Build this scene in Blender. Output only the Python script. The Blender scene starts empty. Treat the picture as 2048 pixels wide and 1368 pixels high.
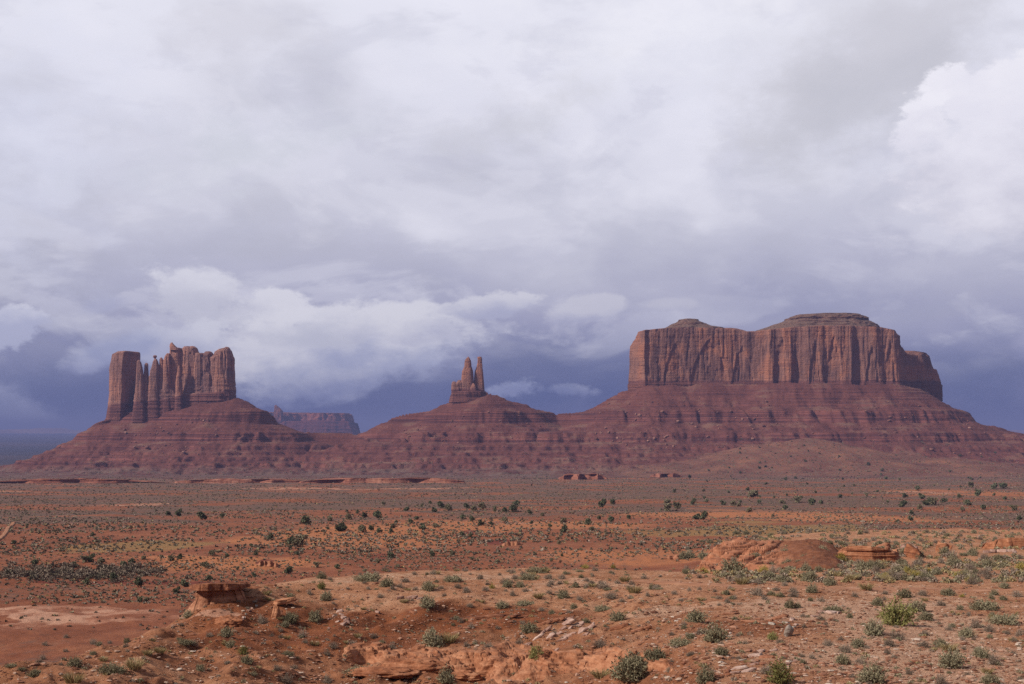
import bpy, math, random
import numpy as np
from mathutils import Vector, Matrix

# ------------------------------------------------------------------ camera, sky, sun
F = 2844.0                       # focal length in photograph pixels (2048 wide, 50 mm lens on a 36 mm sensor)
CX, HY = 1024.0, 860.0           # picture centre column, row of the horizon
scene = bpy.context.scene
COL = scene.collection
cam = bpy.data.objects.new("camera", bpy.data.cameras.new("camera"))
COL.objects.link(cam)
cam.data.sensor_width = 36.0
cam.data.lens = 50.0
cam.data.shift_y = (HY - 684.0) / 2048.0
cam.location = (0, 0, 0)
cam.rotation_euler = (math.radians(90), 0, 0)
cam.data.clip_start = 0.5
cam.data.clip_end = 200000
scene.camera = cam

scene.view_settings.view_transform = 'Standard'
scene.view_settings.look = 'None'
scene.view_settings.exposure = 0.1
scene.view_settings.gamma = 1.0
scene.cycles.use_denoising = False
scene.cycles.max_bounces = 6
scene.cycles.volume_bounces = 1
scene.cycles.transparent_max_bounces = 8

SUN_DIR = Vector((-0.74, -0.34, 0.60)).normalized()     # towards the sun: from the left
sl = bpy.data.lights.new("sun", 'SUN')
sl.energy = 5.0
sl.angle = math.radians(6)
sl.color = (1.0, 0.95, 0.88)
sun = bpy.data.objects.new("sun", sl)
COL.objects.link(sun)
sun.rotation_euler = (-SUN_DIR).to_track_quat('-Z', 'Y').to_euler()


class S:
    """a node socket with arithmetic, so that shaders read as formulas"""
    def __init__(self, nt, s): self.nt, self.s = nt, s
    def _m(self, op, *a):
        n = self.nt.nodes.new('ShaderNodeMath'); n.operation = op
        for i, v in enumerate((self,) + a):
            if isinstance(v, S): self.nt.links.new(v.s, n.inputs[i])
            else: n.inputs[i].default_value = v
        return S(self.nt, n.outputs[0])
    def __add__(self, o): return self._m('ADD', o)
    __radd__ = __add__
    def __sub__(self, o): return self._m('SUBTRACT', o)
    def __rsub__(self, o): return (self * -1.0) + o
    def __mul__(self, o): return self._m('MULTIPLY', o)
    __rmul__ = __mul__
    def __truediv__(self, o): return self._m('DIVIDE', o)
    def sqrt(self): return self._m('SQRT')
    def max(self, o): return self._m('MAXIMUM', o)
    def min(self, o): return self._m('MINIMUM', o)
    def abs(self): return self._m('ABSOLUTE')
    def step(self, lo, hi):                       # smoothstep
        n = self.nt.nodes.new('ShaderNodeMapRange'); n.interpolation_type = 'SMOOTHSTEP'
        self.nt.links.new(self.s, n.inputs[0])
        a, b, c, d = (lo, hi, 0.0, 1.0) if hi > lo else (hi, lo, 1.0, 0.0)
        for i, v in enumerate((a, b, c, d)): n.inputs[i + 1].default_value = v
        return S(self.nt, n.outputs[0])


def node(nt, kind, **kw):
    n = nt.nodes.new(kind)
    for k, v in kw.items(): setattr(n, k, v)
    return n


def vscale(nt, vec, sc, loc=(0, 0, 0)):
    n = node(nt, 'ShaderNodeMapping')
    nt.links.new(vec.s, n.inputs[0])
    n.inputs['Scale'].default_value = sc
    n.inputs['Location'].default_value = loc
    return S(nt, n.outputs[0])


def noise(nt, vec, scale=1.0, detail=5.0, rough=0.55, dist=0.0, color=False):
    n = node(nt, 'ShaderNodeTexNoise')
    nt.links.new(vec.s, n.inputs['Vector'])
    n.inputs['Scale'].default_value = scale
    n.inputs['Detail'].default_value = detail
    n.inputs['Roughness'].default_value = rough
    n.inputs['Distortion'].default_value = dist
    return S(nt, n.outputs['Color' if color else 'Fac'])


def mixc(nt, f, a, b):
    n = node(nt, 'ShaderNodeMix', data_type='RGBA')
    if isinstance(f, S): nt.links.new(f.s, n.inputs['Factor'])
    else: n.inputs['Factor'].default_value = f
    for nm, v in (('A', a), ('B', b)):
        i = [x for x in n.inputs if x.name == nm and x.type == 'RGBA'][0]
        if isinstance(v, S): nt.links.new(v.s, i)
        else: i.default_value = (v[0], v[1], v[2], 1.0)
    return S(nt, [x for x in n.outputs if x.type == 'RGBA'][0])


def ramp(nt, f, stops):
    n = node(nt, 'ShaderNodeValToRGB')
    nt.links.new(f.s, n.inputs[0])
    e = n.color_ramp.elements
    while len(e) < len(stops): e.new(0.5)
    for k, (p, c) in enumerate(stops):
        e[k].position = p
        e[k].color = (c[0], c[1], c[2], 1.0)
    return S(nt, n.outputs[0])


def lin(r, g, b):
    f = lambda v: (v / 255 / 12.92) if v <= 10 else ((v / 255 + 0.055) / 1.055) ** 2.4
    return (f(r), f(g), f(b))


def ae(px, py):
    """azimuth and elevation in degrees of a direction given as photograph column and row"""
    a = math.atan((px - CX) / F)
    return math.degrees(a), math.degrees(math.atan((HY - py) / F * math.cos(a)))


def build_world():
    w = bpy.data.worlds.new("World"); scene.world = w
    w.use_nodes = True
    nt = w.node_tree
    nt.nodes.clear()
    tc = node(nt, 'ShaderNodeTexCoord')
    D = S(nt, tc.outputs['Generated'])
    sx = node(nt, 'ShaderNodeSeparateXYZ'); nt.links.new(D.s, sx.inputs[0])
    X, Y, Z = (S(nt, sx.outputs[i]) for i in range(3))
    A = X._m('ARCTAN2', Y) * 57.29578
    E = Z._m('ARCSINE') * 57.29578
    ds = vscale(nt, D, (1, 1, 1.9))
    warp = noise(nt, ds, 9.0, 6.0, 0.58)          # 0..1, cloud edge
    fine = noise(nt, ds, 34.0, 6.0, 0.62)
    soft = noise(nt, vscale(nt, D, (1, 1, 2.6), (3.1, 1.7, 0.4)), 4.5, 4.0, 0.5)
    soft2 = noise(nt, vscale(nt, D, (1, 1, 1.6), (7.3, 4.2, 2.2)), 11.0, 5.0, 0.52)
    w5 = noise(nt, vscale(nt, D, (1, 1, 1.5), (2.2, 0.3, 5.1)), 24.0, 8.0, 0.6) - 0.5
    w1 = warp - 0.5; w2 = fine - 0.5; w3 = soft - 0.5; w4 = soft2 - 0.5
    # overcast: dark blue rain band low down, pale cloud above
    Ew = E + w3 * 5.0 + w4 * 1.4
    t = (Ew + 2.0) / 34.0
    def st(e): return max(0.0, min(1.0, (e + 2.0) / 34.0))
    base = ramp(nt, t, [(0.0, lin(76, 90, 138)), (st(0.8), lin(76, 89, 138)), (st(1.9), lin(100, 109, 152)), (st(3.0), lin(136, 140, 176)),
                        (st(4.3), lin(164, 165, 194)), (st(6.5), lin(191, 191, 211)), (st(9.0), lin(209, 209, 224)), (st(13.5), lin(229, 229, 242)),
                        (st(19), lin(236, 236, 247)), (1.0, lin(185, 187, 202))])
    # unseen sky overhead and behind the camera, greyed to cut the ambient light
    base = mixc(nt, E.step(19, 38), base, lin(128, 131, 147))
    base = mixc(nt, A.abs().step(40, 100) * 0.9, base, lin(128, 131, 149))
    # slow dark and bright patches in the deck
    patch = (w3 * 1.2 + w4 * 1.1)
    base = mixc(nt, (patch * -2.0).step(0.05, 0.8) * 0.42 * E.step(1.5, 6), base, lin(186, 186, 198))
    base = mixc(nt, (patch * 2.2).step(0.05, 0.8) * 0.55 * E.step(4, 9), base, lin(242, 241, 252))

    # billows: crisper lumps inside the deck
    puff = noise(nt, vscale(nt, D, (1, 1, 2.1), (1.3, 5.1, 0.9)), 15.0, 9.0, 0.56, 0.35)
    puff2 = noise(nt, vscale(nt, D, (1, 1, 2.4), (4.3, 2.1, 3.9)), 7.5, 9.0, 0.55, 0.5)
    lowf = E.step(1.5, 4.0) * A.abs().step(60, 40)
    base = mixc(nt, puff2.step(0.50, 0.60) * lowf * 0.26, base, lin(240, 239, 250))
    base = mixc(nt, puff2.step(0.47, 0.36) * lowf * 0.24, base, lin(176, 177, 196))
    base = mixc(nt, puff.step(0.53, 0.64) * lowf * 0.24, base, lin(236, 235, 247))
    base = mixc(nt, puff.step(0.46, 0.36) * lowf * 0.20, base, lin(186, 186, 205))

    def blob(col, px, py, rx, ry, top, bot, op=1.0, soft_w=0.45, amp=0.9, rot=0.0, famp=0.5):
        a, e = ae(px, py)
        ra, re = rx / F * 57.3, ry / F * 57.3
        da, de = A - a, E - e
        c, s = math.cos(rot), math.sin(rot)
        u = (da * c + de * s) / ra
        v = (de * c - da * s) / re
        r = (u * u + v * v).sqrt()
        f = (1.0 - r) + w1 * amp * 1.6 + w5 * amp * 3.6 + w2 * famp * 1.8
        m = f.step(0.0, soft_w) * op * E.step(-0.3, 0.6) * A.step(-60, -50)
        sh = (v * 0.5 + 0.5 + w1 * 2.0 + w4 * 1.4 + w2 * 0.8).step(0.1, 0.95)
        return mixc(nt, m, col, mixc(nt, sh, bot, top))

    L = lin
    c = base
    # dark rain curtains
    c = blob(c, 40, 850, 330, 110, L(96, 108, 152), L(58, 76, 126), 0.95, 1.0, 0.35)
    c = blob(c, 1010, 800, 360, 70, L(106, 114, 156), L(74, 90, 140), 0.95, 0.9, 0.3)
    c = blob(c, 2030, 810, 260, 90, L(118, 124, 165), L(82, 94, 142), 0.9, 1.0, 0.3)
    c = blob(c, 1560, 590, 620, 130, L(176, 176, 200), L(150, 152, 184), 0.7, 1.2, 0.4)
    # bright deck upper left / top, darker swathes
    c = blob(c, 60, 300, 360, 360, L(228, 230, 247), L(222, 224, 243), 0.6, 1.3, 0.5)
    c = blob(c, 1340, 60, 620, 130, L(246, 245, 253), L(238, 238, 248), 0.8, 1.2, 0.5)
    c = blob(c, 470, 40, 260, 130, L(214, 212, 222), L(212, 211, 222), 0.6, 1.0, 0.5)
    c = blob(c, 480, 300, 330, 90, L(208, 211, 222), L(206, 209, 220), 0.6, 1.0, 0.6, 0.25)
    c = blob(c, 1010, 250, 200, 90, L(208, 207, 216), L(206, 206, 215), 0.6, 1.0, 0.6, 0.4)
    c = blob(c, 1760, 130, 400, 170, L(211, 210, 220), L(203, 202, 212), 0.9, 0.8, 0.3, 0.35, 0.3)
    # big cumulus on the right: lit heads, shaded body
    c = blob(c, 1700, 200, 300, 150, L(208, 207, 217), L(200, 200, 211), 0.85, 0.9, 0.3, 0.5, 0.3)
    c = blob(c, 2020, 330, 260, 150, L(236, 234, 245), L(208, 206, 221), 0.95, 0.5, 0.35, 0.1, 0.8)
    c = blob(c, 2050, 175, 95, 75, L(242, 240, 249), L(234, 232, 244), 1.0, 0.30, 0.35, 0.0, 1.0)
    c = blob(c, 1930, 190, 80, 72, L(243, 241, 250), L(234, 232, 244), 1.0, 0.30, 0.35, 0.0, 1.0)
    c = blob(c, 1850, 245, 70, 62, L(244, 242, 251), L(228, 226, 239), 1.0, 0.32, 0.40, 0.0, 1.0)
    c = blob(c, 1960, 300, 170, 90, L(238, 236, 247), L(222, 220, 233), 0.9, 0.7, 0.4)
    # low bank in the middle, bright heads and a soft dark base
    c = blob(c, 650, 715, 390, 100, L(219, 218, 231), L(166, 171, 202), 1.0, 0.5, 0.28, 0.10, 0.5)
    c = blob(c, 395, 590, 115, 70, L(226, 225, 236), L(200, 200, 217), 0.9, 0.4, 0.40, 0.0, 0.7)
    c = blob(c, 545, 620, 110, 55, L(226, 225, 236), L(198, 198, 216), 0.9, 0.35, 0.45, 0.0, 0.7)
    c = blob(c, 660, 650, 150, 55, L(225, 224, 235), L(196, 197, 215), 0.9, 0.4, 0.45, 0.05, 0.7)
    c = blob(c, 340, 690, 120, 45, L(214, 214, 229), L(182, 185, 211), 0.85, 0.4, 0.45, 0.15, 0.7)
    c = blob(c, 830, 650, 150, 48, L(222, 221, 232), L(184, 185, 209), 0.9, 0.4, 0.45, 0.1, 0.7)
    c = blob(c, 980, 612, 105, 30, L(214, 213, 226), L(176, 178, 205), 0.95, 0.3, 0.5, 0.12, 0.8)
    c = blob(c, 640, 775, 200, 40, L(188, 190, 212), L(132, 140, 181), 0.85, 0.7, 0.35, 0.18, 0.5)
    c = blob(c, 1170, 620, 80, 28, L(206, 205, 220), L(172, 174, 202), 0.8, 0.4, 0.45, 0.15, 0.7)
    c = blob(c, 1340, 612, 60, 17, L(198, 197, 214), L(172, 173, 200), 0.65, 0.5, 0.45)
    # left clouds
    c = blob(c, 15, 660, 85, 52, L(218, 218, 233), L(180, 183, 211), 1.0, 0.25, 0.4, 0.2, 0.7)
    c = blob(c, 205, 610, 60, 24, L(200, 201, 219), L(176, 178, 206), 0.65, 0.7, 0.5, 0.2)
    c = blob(c, 230, 700, 130, 42, L(204, 205, 223), L(160, 166, 200), 0.85, 0.6, 0.45, 0.3, 0.5)
    c = blob(c, 160, 735, 60, 22, L(196, 197, 218), L(160, 165, 200), 0.6, 0.7, 0.5, 0.0, 0.5)
    c = blob(c, 20, 815, 120, 50, L(160, 164, 196), L(112, 122, 164), 0.85, 0.7, 0.4, -0.3, 0.4)
    # small scrap right of the spires, and one at the right edge
    c = blob(c, 1030, 768, 44, 28, L(192, 195, 217), L(140, 148, 188), 0.95, 0.7, 1.0, 0.0, 1.6)
    c = blob(c, 1130, 780, 70, 13, L(166, 171, 201), L(134, 142, 183), 0.7, 0.9, 1.1, -0.08, 1.8)
    c = blob(c, 2050, 690, 40, 40, L(176, 176, 204), L(150, 153, 188), 0.7, 0.7, 0.5)

    sky = node(nt, 'ShaderNodeTexSky', sky_type='NISHITA', sun_disc=False)
    sky.sun_elevation = math.asin(SUN_DIR.z)
    sky.sun_rotation = math.atan2(SUN_DIR.x, SUN_DIR.y)
    b1 = node(nt, 'ShaderNodeBackground'); nt.links.new(sky.outputs[0], b1.inputs[0]); b1.inputs[1].default_value = 0.08
    b2 = node(nt, 'ShaderNodeBackground'); nt.links.new(c.s, b2.inputs[0]); b2.inputs[1].default_value = 0.95
    mx = node(nt, 'ShaderNodeMixShader'); mx.inputs[0].default_value = 0.97
    nt.links.new(b1.outputs[0], mx.inputs[1]); nt.links.new(b2.outputs[0], mx.inputs[2])
    out = node(nt, 'ShaderNodeOutputWorld')
    nt.links.new(mx.outputs[0], out.inputs[0])


build_world()

# ------------------------------------------------------------------ helpers
rng = np.random.default_rng(7)
_perm = np.random.default_rng(3).permutation(256)
_perm = np.concatenate([_perm, _perm]).astype(np.int64)
_grad = np.random.default_rng(5).normal(size=(256, 3))
_grad /= np.linalg.norm(_grad, axis=1)[:, None]


def pn(x, y, z=0.0):
    """gradient noise, about -1..1"""
    x, y, z = np.broadcast_arrays(np.asarray(x, float), np.asarray(y, float), np.asarray(z, float))
    xi, yi, zi = np.floor(x).astype(np.int64), np.floor(y).astype(np.int64), np.floor(z).astype(np.int64)
    fx, fy, fz = x - xi, y - yi, z - zi
    u, v, w = (t * t * t * (t * (t * 6 - 15) + 10) for t in (fx, fy, fz))
    out = 0
    for dx in (0, 1):
        wx = u if dx else 1 - u
        for dy in (0, 1):
            wy = v if dy else 1 - v
            for dz in (0, 1):
                wz = w if dz else 1 - w
                g = _grad[_perm[_perm[_perm[(xi + dx) & 255] + ((yi + dy) & 255)] + ((zi + dz) & 255)]]
                out = out + wx * wy * wz * (g[..., 0] * (fx - dx) + g[..., 1] * (fy - dy) + g[..., 2] * (fz - dz))
    return out * 1.6


def fbm(x, y, z=0.0, o=4, g=0.5):
    s, a, k = 0, 1.0, 1.0
    for i in range(o):
        s = s + a * pn(x * k + i * 17.3, y * k - i * 9.1, z * k + i * 5.7)
        a *= g; k *= 2.03
    return s


def ridged(x, y, z=0.0, o=3, g=0.5):
    s, a, k = 0, 1.0, 1.0
    for i in range(o):
        s = s + a * (1 - np.abs(pn(x * k + i * 11.3, y * k + i * 3.1, z * k - i * 7.7)) * 2)
        a *= g; k *= 2.1
    return s


def sstep(x, a, b):
    t = np.clip((x - a) / (b - a), 0, 1)
    return t * t * (3 - 2 * t)


def mesh_obj(name, V, faces, mat, parent=None, smooth=True, mats_idx=None):
    V = np.asarray(V, np.float32).reshape(-1, 3)
    me = bpy.data.meshes.new(name)
    if isinstance(faces, np.ndarray):
        nf, k = faces.shape
        me.vertices.add(len(V)); me.vertices.foreach_set('co', V.ravel())
        me.loops.add(nf * k); me.loops.foreach_set('vertex_index', faces.astype(np.int32).ravel())
        me.polygons.add(nf)
        me.polygons.foreach_set('loop_start', np.arange(0, nf * k, k, dtype=np.int32))
        me.polygons.foreach_set('loop_total', np.full(nf, k, np.int32))
        me.update(calc_edges=True)
        me.validate()
    else:
        me.from_pydata([tuple(v) for v in V], [], faces)
    me.polygons.foreach_set('use_smooth', np.full(len(me.polygons), bool(smooth)))
    if mat: 
        for m in (mat if isinstance(mat, (list, tuple)) else [mat]): me.materials.append(m)
    if mats_idx is not None: me.polygons.foreach_set('material_index', np.asarray(mats_idx, np.int32))
    me.update()
    o = bpy.data.objects.new(name, me)
    COL.objects.link(o)
    if parent: o.parent = parent
    return o


def grid_faces(nr, nc, wrap=False):
    r = np.arange(nr - 1)[:, None]; c = np.arange(nc if wrap else nc - 1)[None, :]
    c2 = (c + 1) % nc
    return np.stack([r * nc + c, r * nc + c2, (r + 1) * nc + c2, (r + 1) * nc + c], -1).reshape(-1, 4)


def set_attr(o, name, val):
    val = np.asarray(val, np.float32)
    a = o.data.attributes.new(name, 'FLOAT', 'POINT')
    a.data.foreach_set('value', val.ravel())


def tag(o, label, cat, group=None, kind=None):
    o['label'] = label
    o['category'] = cat
    if group: o['group'] = group
    if kind: o['kind'] = kind
    return o


def empty(name, loc, label, cat, group=None):
    o = bpy.data.objects.new(name, None)
    COL.objects.link(o)
    o.location = loc
    o.empty_display_size = 0.2
    return tag(o, label, cat, group)


def new_mat(name, rough=0.9):
    m = bpy.data.materials.new(name)
    m.use_nodes = True
    nt = m.node_tree
    b = nt.nodes['Principled BSDF']
    b.inputs['Roughness'].default_value = rough
    b.inputs['Specular IOR Level'].default_value = 0.12
    g = node(nt, 'ShaderNodeNewGeometry')
    return m, nt, b, S(nt, g.outputs['Position']), g


def attr(nt, name):
    n = node(nt, 'ShaderNodeAttribute', attribute_name=name)
    return S(nt, n.outputs['Fac'])


def bump(nt, b, h, strength=0.5, dist=1.0):
    n = node(nt, 'ShaderNodeBump')
    n.inputs['Strength'].default_value = strength
    n.inputs['Distance'].default_value = dist
    nt.links.new(h.s, n.inputs['Height'])
    nt.links.new(n.outputs[0], b.inputs['Normal'])


def setc(nt, b, c): nt.links.new(c.s, b.inputs['Base Color'])


def sep(nt, vec):
    n = node(nt, 'ShaderNodeSeparateXYZ'); nt.links.new(vec.s, n.inputs[0])
    return [S(nt, n.outputs[i]) for i in range(3)]
# ------------------------------------------------------------------ ground: one sheet, from the camera to the horizon
FAR = [(450, 1058), (650, 1022), (1000, 988), (1500, 968), (2000, 957), (2450, 952), (3200, 947), (6000, 915), (10000, 892), (18000, 874), (30000, 864), (60000, 861)]
NEAR = [(2, 3348), (10, 1713), (30, 1545)]
COLS = {
    -900: [(50, 1425), (60, 1390), (75, 1370), (100, 1370), (150, 1364), (175, 1320), (203, 1262), (240, 1204), (300, 1143), (370, 1095)],
    -100: [(50, 1425), (60, 1385), (72, 1358), (85, 1360), (110, 1372), (150, 1364), (175, 1320), (203, 1262), (240, 1204), (300, 1143), (370, 1095)],
    60: [(50, 1418), (58, 1380), (68, 1345), (76, 1336), (90, 1352), (130, 1385), (170, 1328), (203, 1263), (240, 1205), (300, 1143), (370, 1095)],
    160: [(50, 1410), (54, 1385), (60, 1358), (70, 1330), (78, 1318), (90, 1340), (130, 1390), (170, 1328), (203, 1264), (240, 1205), (300, 1143), (370, 1095)],
    300: [(50, 1402), (54, 1372), (64, 1332), (74, 1300), (82, 1275), (88, 1264), (97, 1285), (130, 1340), (165, 1335), (203, 1265), (240, 1205), (300, 1144), (370, 1095)],
    360: [(50, 1400), (54, 1370), (62, 1338), (70, 1308), (80, 1275), (88, 1245), (95, 1238), (102, 1262), (130, 1310), (180, 1300), (206, 1262), (240, 1205), (300, 1144), (370, 1095)],
    390: [(50, 1400), (54, 1369), (62, 1338), (70, 1308), (80, 1274), (88, 1248), (95, 1236), (98, 1185), (101, 1180), (104, 1182), (115, 1225), (140, 1270), (180, 1280), (206, 1258), (240, 1205), (300, 1144), (370, 1095)],
    405: [(50, 1400), (54, 1369), (62, 1338), (70, 1308), (80, 1270), (86, 1245), (92, 1224), (95, 1205), (98, 1182), (101, 1176), (105, 1180), (116, 1222), (142, 1265), (180, 1276), (207, 1254), (240, 1204), (300, 1144), (370, 1095)],
    430: [(50, 1399), (54, 1370), (62, 1339), (70, 1308), (80, 1264), (86, 1228), (90, 1203), (94, 1188), (98, 1178), (101, 1171), (106, 1176), (117, 1215), (145, 1260), (180, 1270), (208, 1250), (240, 1204), (300, 1144), (370, 1095)],
    480: [(50, 1398), (54, 1370), (62, 1340), (70, 1308), (80, 1272), (88, 1235), (95, 1200), (102, 1168), (109, 1170), (120, 1210), (150, 1250), (180, 1260), (210, 1245), (240, 1204), (300, 1144), (370, 1095)],
    620: [(50, 1400), (54, 1374), (62, 1345), (70, 1310), (80, 1265), (90, 1217), (99, 1176), (106, 1154), (113, 1153), (122, 1175), (150, 1220), (180, 1238), (230, 1215), (300, 1144), (370, 1095)],
    800: [(50, 1402), (54, 1378), (60, 1345), (66, 1318), (72, 1300), (80, 1260), (90, 1212), (100, 1175), (110, 1152), (118, 1141), (128, 1148), (150, 1185), (180, 1212), (230, 1215), (300, 1144), (370, 1095)],
    1000: [(50, 1410), (54, 1385), (60, 1350), (66, 1322), (72, 1300), (78, 1264), (86, 1225), (95, 1192), (105, 1164), (115, 1146), (124, 1137), (135, 1143), (160, 1180), (190, 1208), (235, 1210), (300, 1144), (370, 1095)],
    1200: [(50, 1408), (56, 1368), (65, 1320), (75, 1270), (85, 1230), (95, 1194), (105, 1165), (115, 1147), (125, 1138), (140, 1146), (165, 1180), (190, 1205), (235, 1208), (300, 1141), (370, 1095)],
    1330: [(50, 1402), (56, 1362), (65, 1312), (75, 1264), (85, 1226), (95, 1194), (105, 1170), (115, 1153), (125, 1143), (136, 1142), (160, 1165), (190, 1185), (235, 1195), (300, 1138), (370, 1094)],
    1400: [(50, 1402), (56, 1360), (65, 1308), (75, 1262), (85, 1224), (95, 1194), (105, 1172), (115, 1158), (130, 1147), (145, 1142), (158, 1138), (175, 1132), (200, 1150), (235, 1170), (300, 1134), (370, 1092)],
    1440: [(50, 1402), (56, 1360), (65, 1308), (75, 1262), (85, 1224), (95, 1194), (105, 1172), (115, 1160), (130, 1150), (145, 1143), (155, 1136), (163, 1108), (174, 1095), (190, 1088), (210, 1087), (240, 1115), (300, 1128), (370, 1090)],
    1520: [(50, 1402), (56, 1360), (65, 1308), (75, 1262), (85, 1224), (95, 1194), (105, 1173), (115, 1161), (130, 1150), (145, 1143), (152, 1139), (159, 1112), (168, 1094), (185, 1082), (215, 1072), (250, 1072), (300, 1095), (370, 1082)],
    1640: [(50, 1402), (56, 1360), (65, 1308), (75, 1264), (85, 1226), (95, 1196), (105, 1175), (115, 1162), (130, 1149), (143, 1140), (150, 1135), (157, 1108), (165, 1090), (185, 1080), (215, 1071), (260, 1065), (310, 1068), (370, 1074)],
    1700: [(50, 1402), (56, 1362), (65, 1310), (75, 1268), (85, 1230), (95, 1199), (105, 1178), (115, 1164), (130, 1148), (143, 1138), (155, 1130), (165, 1122), (172, 1095), (190, 1083), (215, 1073), (260, 1066), (310, 1063), (370, 1070)],
    1850: [(50, 1402), (57, 1362), (65, 1315), (75, 1272), (85, 1236), (95, 1206), (105, 1184), (115, 1167), (130, 1148), (145, 1134), (165, 1118), (175, 1102), (195, 1086), (215, 1077), (260, 1067), (310, 1062), (370, 1060)],
    2100: [(50, 1404), (57, 1366), (65, 1318), (75, 1276), (85, 1242), (95, 1212), (105, 1190), (120, 1162), (140, 1138), (165, 1115), (200, 1092), (260, 1074), (310, 1066), (370, 1060)],
    3000: [(50, 1404), (57, 1366), (65, 1318), (75, 1276), (85, 1242), (95, 1212), (105, 1190), (120, 1162), (140, 1138), (165, 1115), (200, 1092), (260, 1074), (310, 1066), (370, 1060)],
}


def gblur(a, sig, axis):
    n = max(1, int(sig * 3))
    k = np.exp(-0.5 * (np.arange(-n, n + 1) / sig) ** 2); k /= k.sum()
    a = np.moveaxis(a, axis, -1)
    p = np.pad(a, [(0, 0)] * (a.ndim - 1) + [(n, n)], mode='edge')
    out = sum(k[i] * p[..., i:i + a.shape[-1]] for i in range(2 * n + 1))
    return np.moveaxis(out, -1, axis)


SQUEEZE = {-100: .62, 60: .62, 160: .62, 300: .62, 360: .62, 390: .62, 405: .62, 430: .62, 480: .62, 620: .62, 800: .65, 1000: .7, 1200: .78, 1330: .9}
for _k, _f in SQUEEZE.items():                # the foreground slope rises more steeply on the left
    _c = COLS[_k]
    _i = next(i for i in range(3, len(_c)) if _c[i + 1][1] >= _c[i][1])
    _dc = _c[_i][0]
    COLS[_k] = [(_dc - (_dc - d) * _f, p) if d < _dc else (d, p) for d, p in _c]
_px = np.arange(-900, 3001, 20.0)
_ld = np.linspace(math.log(2), math.log(60000), 1600)
_keys = sorted(COLS)
_rows = np.array([np.interp(_ld, np.log([d for d, p in NEAR + COLS[k] + FAR]), [p for d, p in NEAR + COLS[k] + FAR]) for k in _keys])
_tab = np.array([np.interp(_px, _keys, _rows[:, j]) for j in range(len(_ld))]).T     # [px, ld]
_tab = gblur(_tab, 3.0, 1)
_tab = gblur(_tab, 1.3, 0)


def tab_py(px, d):
    i = np.clip((px + 900) / 20.0, 0, len(_px) - 1.001); j = np.clip((np.log(d) - _ld[0]) / (_ld[1] - _ld[0]), 0, len(_ld) - 1.001)
    i0 = i.astype(int); j0 = j.astype(int); fi = i - i0; fj = j - j0
    return (_tab[i0, j0] * (1 - fi) * (1 - fj) + _tab[i0 + 1, j0] * fi * (1 - fj) + _tab[i0, j0 + 1] * (1 - fi) * fj + _tab[i0 + 1, j0 + 1] * fi * fj)


_dense = np.arctan((np.arange(-240, 2290, 4.0) - CX) / F)
_left = np.linspace(-math.pi, _dense[0], 34)[:-1]
_right = np.linspace(_dense[-1], math.pi, 34)[1:-1]
TH = np.concatenate([_left, _dense, _right])
RR = np.concatenate([np.geomspace(2, 44, 24)[:-1], np.geomspace(44, 140, 430)[:-1], np.geomspace(140, 480, 250)[:-1], np.geomspace(480, 3200, 230)[:-1], np.geomspace(3200, 60000, 40)])
GX = RR[:, None] * np.sin(TH)[None, :]
GY = RR[:, None] * np.cos(TH)[None, :]


def ground_height(x, y):
    r = np.hypot(x, y)
    th = np.arctan2(x, y)
    cz = np.maximum(np.cos(th), 0.75)
    px = CX + F * np.tan(np.clip(th, -0.72, 0.72))
    d = np.clip(r * cz, 2, 59000)
    z = (HY - tab_py(px, d)) / F * d
    near = sstep(r, 40, 52) * (1 - sstep(r, 125, 180))
    z = z + near * (0.16 * fbm(x / 7, y / 7, 0, 3) + 0.07 * fbm(x / 1.7, y / 1.7, 4, 3) + 0.025 * fbm(x / 0.5, y / 0.5, 8, 2))
    # runnels down the red slope on the left of the foreground
    z = z + sstep(r, 40, 52) * (1 - sstep(r, 96, 112)) * (1 - sstep(px, 1250, 1600)) * 0.75 * fbm((x * 0.8 - y * 0.45) / 4.5, (x * 0.45 + y * 0.8) / 15, 9, 4)
    slope = near * (1 - sstep(px, 1150, 1450)) * (1 - sstep(d, 88, 104))
    rn = ridged((x * 0.9 + y * 0.35) / 3.4 + 0.5 * fbm(x / 5, y / 5, 2, 2), y / 16, 1.0, 3)
    z = z + slope * 0.26 * (rn - 0.7)
    # gullies and tussocks on the outcrop behind the bench, and swales in the plain
    mid = sstep(r, 135, 170) * (1 - sstep(r, 330, 420))
    z = z + mid * (0.35 * fbm(x / 12, y / 12, 0, 4) + 0.12 * fbm(x / 3, y / 3, 0, 3))
    far = sstep(r, 240, 380)
    z = z + far * (1 - 0.55 * sstep(r, 1200, 2400)) * (1.1 * fbm(x / 90, y / 60, 3, 4) + 0.9 * fbm(x / 420, y / 160, 6, 2) * sstep(r, 420, 900))
    z = z + sstep(r, 600, 1100) * (1 - sstep(r, 2300, 2600)) * 0.8 * ridged(x / 260, y / 70, 2, 3)
    return z


GZ = ground_height(GX, GY)


def gz(x, y):
    """height of the finished sheet (bilinear on its own grid)"""
    x = np.asarray(x, float); y = np.asarray(y, float)
    r = np.hypot(x, y); th = np.arctan2(x, y)
    j = np.clip(np.interp(th, TH, np.arange(len(TH))), 0, len(TH) - 1.001)
    i = np.clip(np.interp(r, RR, np.arange(len(RR))), 0, len(RR) - 1.001)
    i0 = i.astype(int); j0 = j.astype(int); a = i - i0; b = j - j0
    return GZ[i0, j0] * (1 - a) * (1 - b) + GZ[i0 + 1, j0] * a * (1 - b) + GZ[i0, j0 + 1] * (1 - a) * b + GZ[i0 + 1, j0 + 1] * a * b


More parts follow.
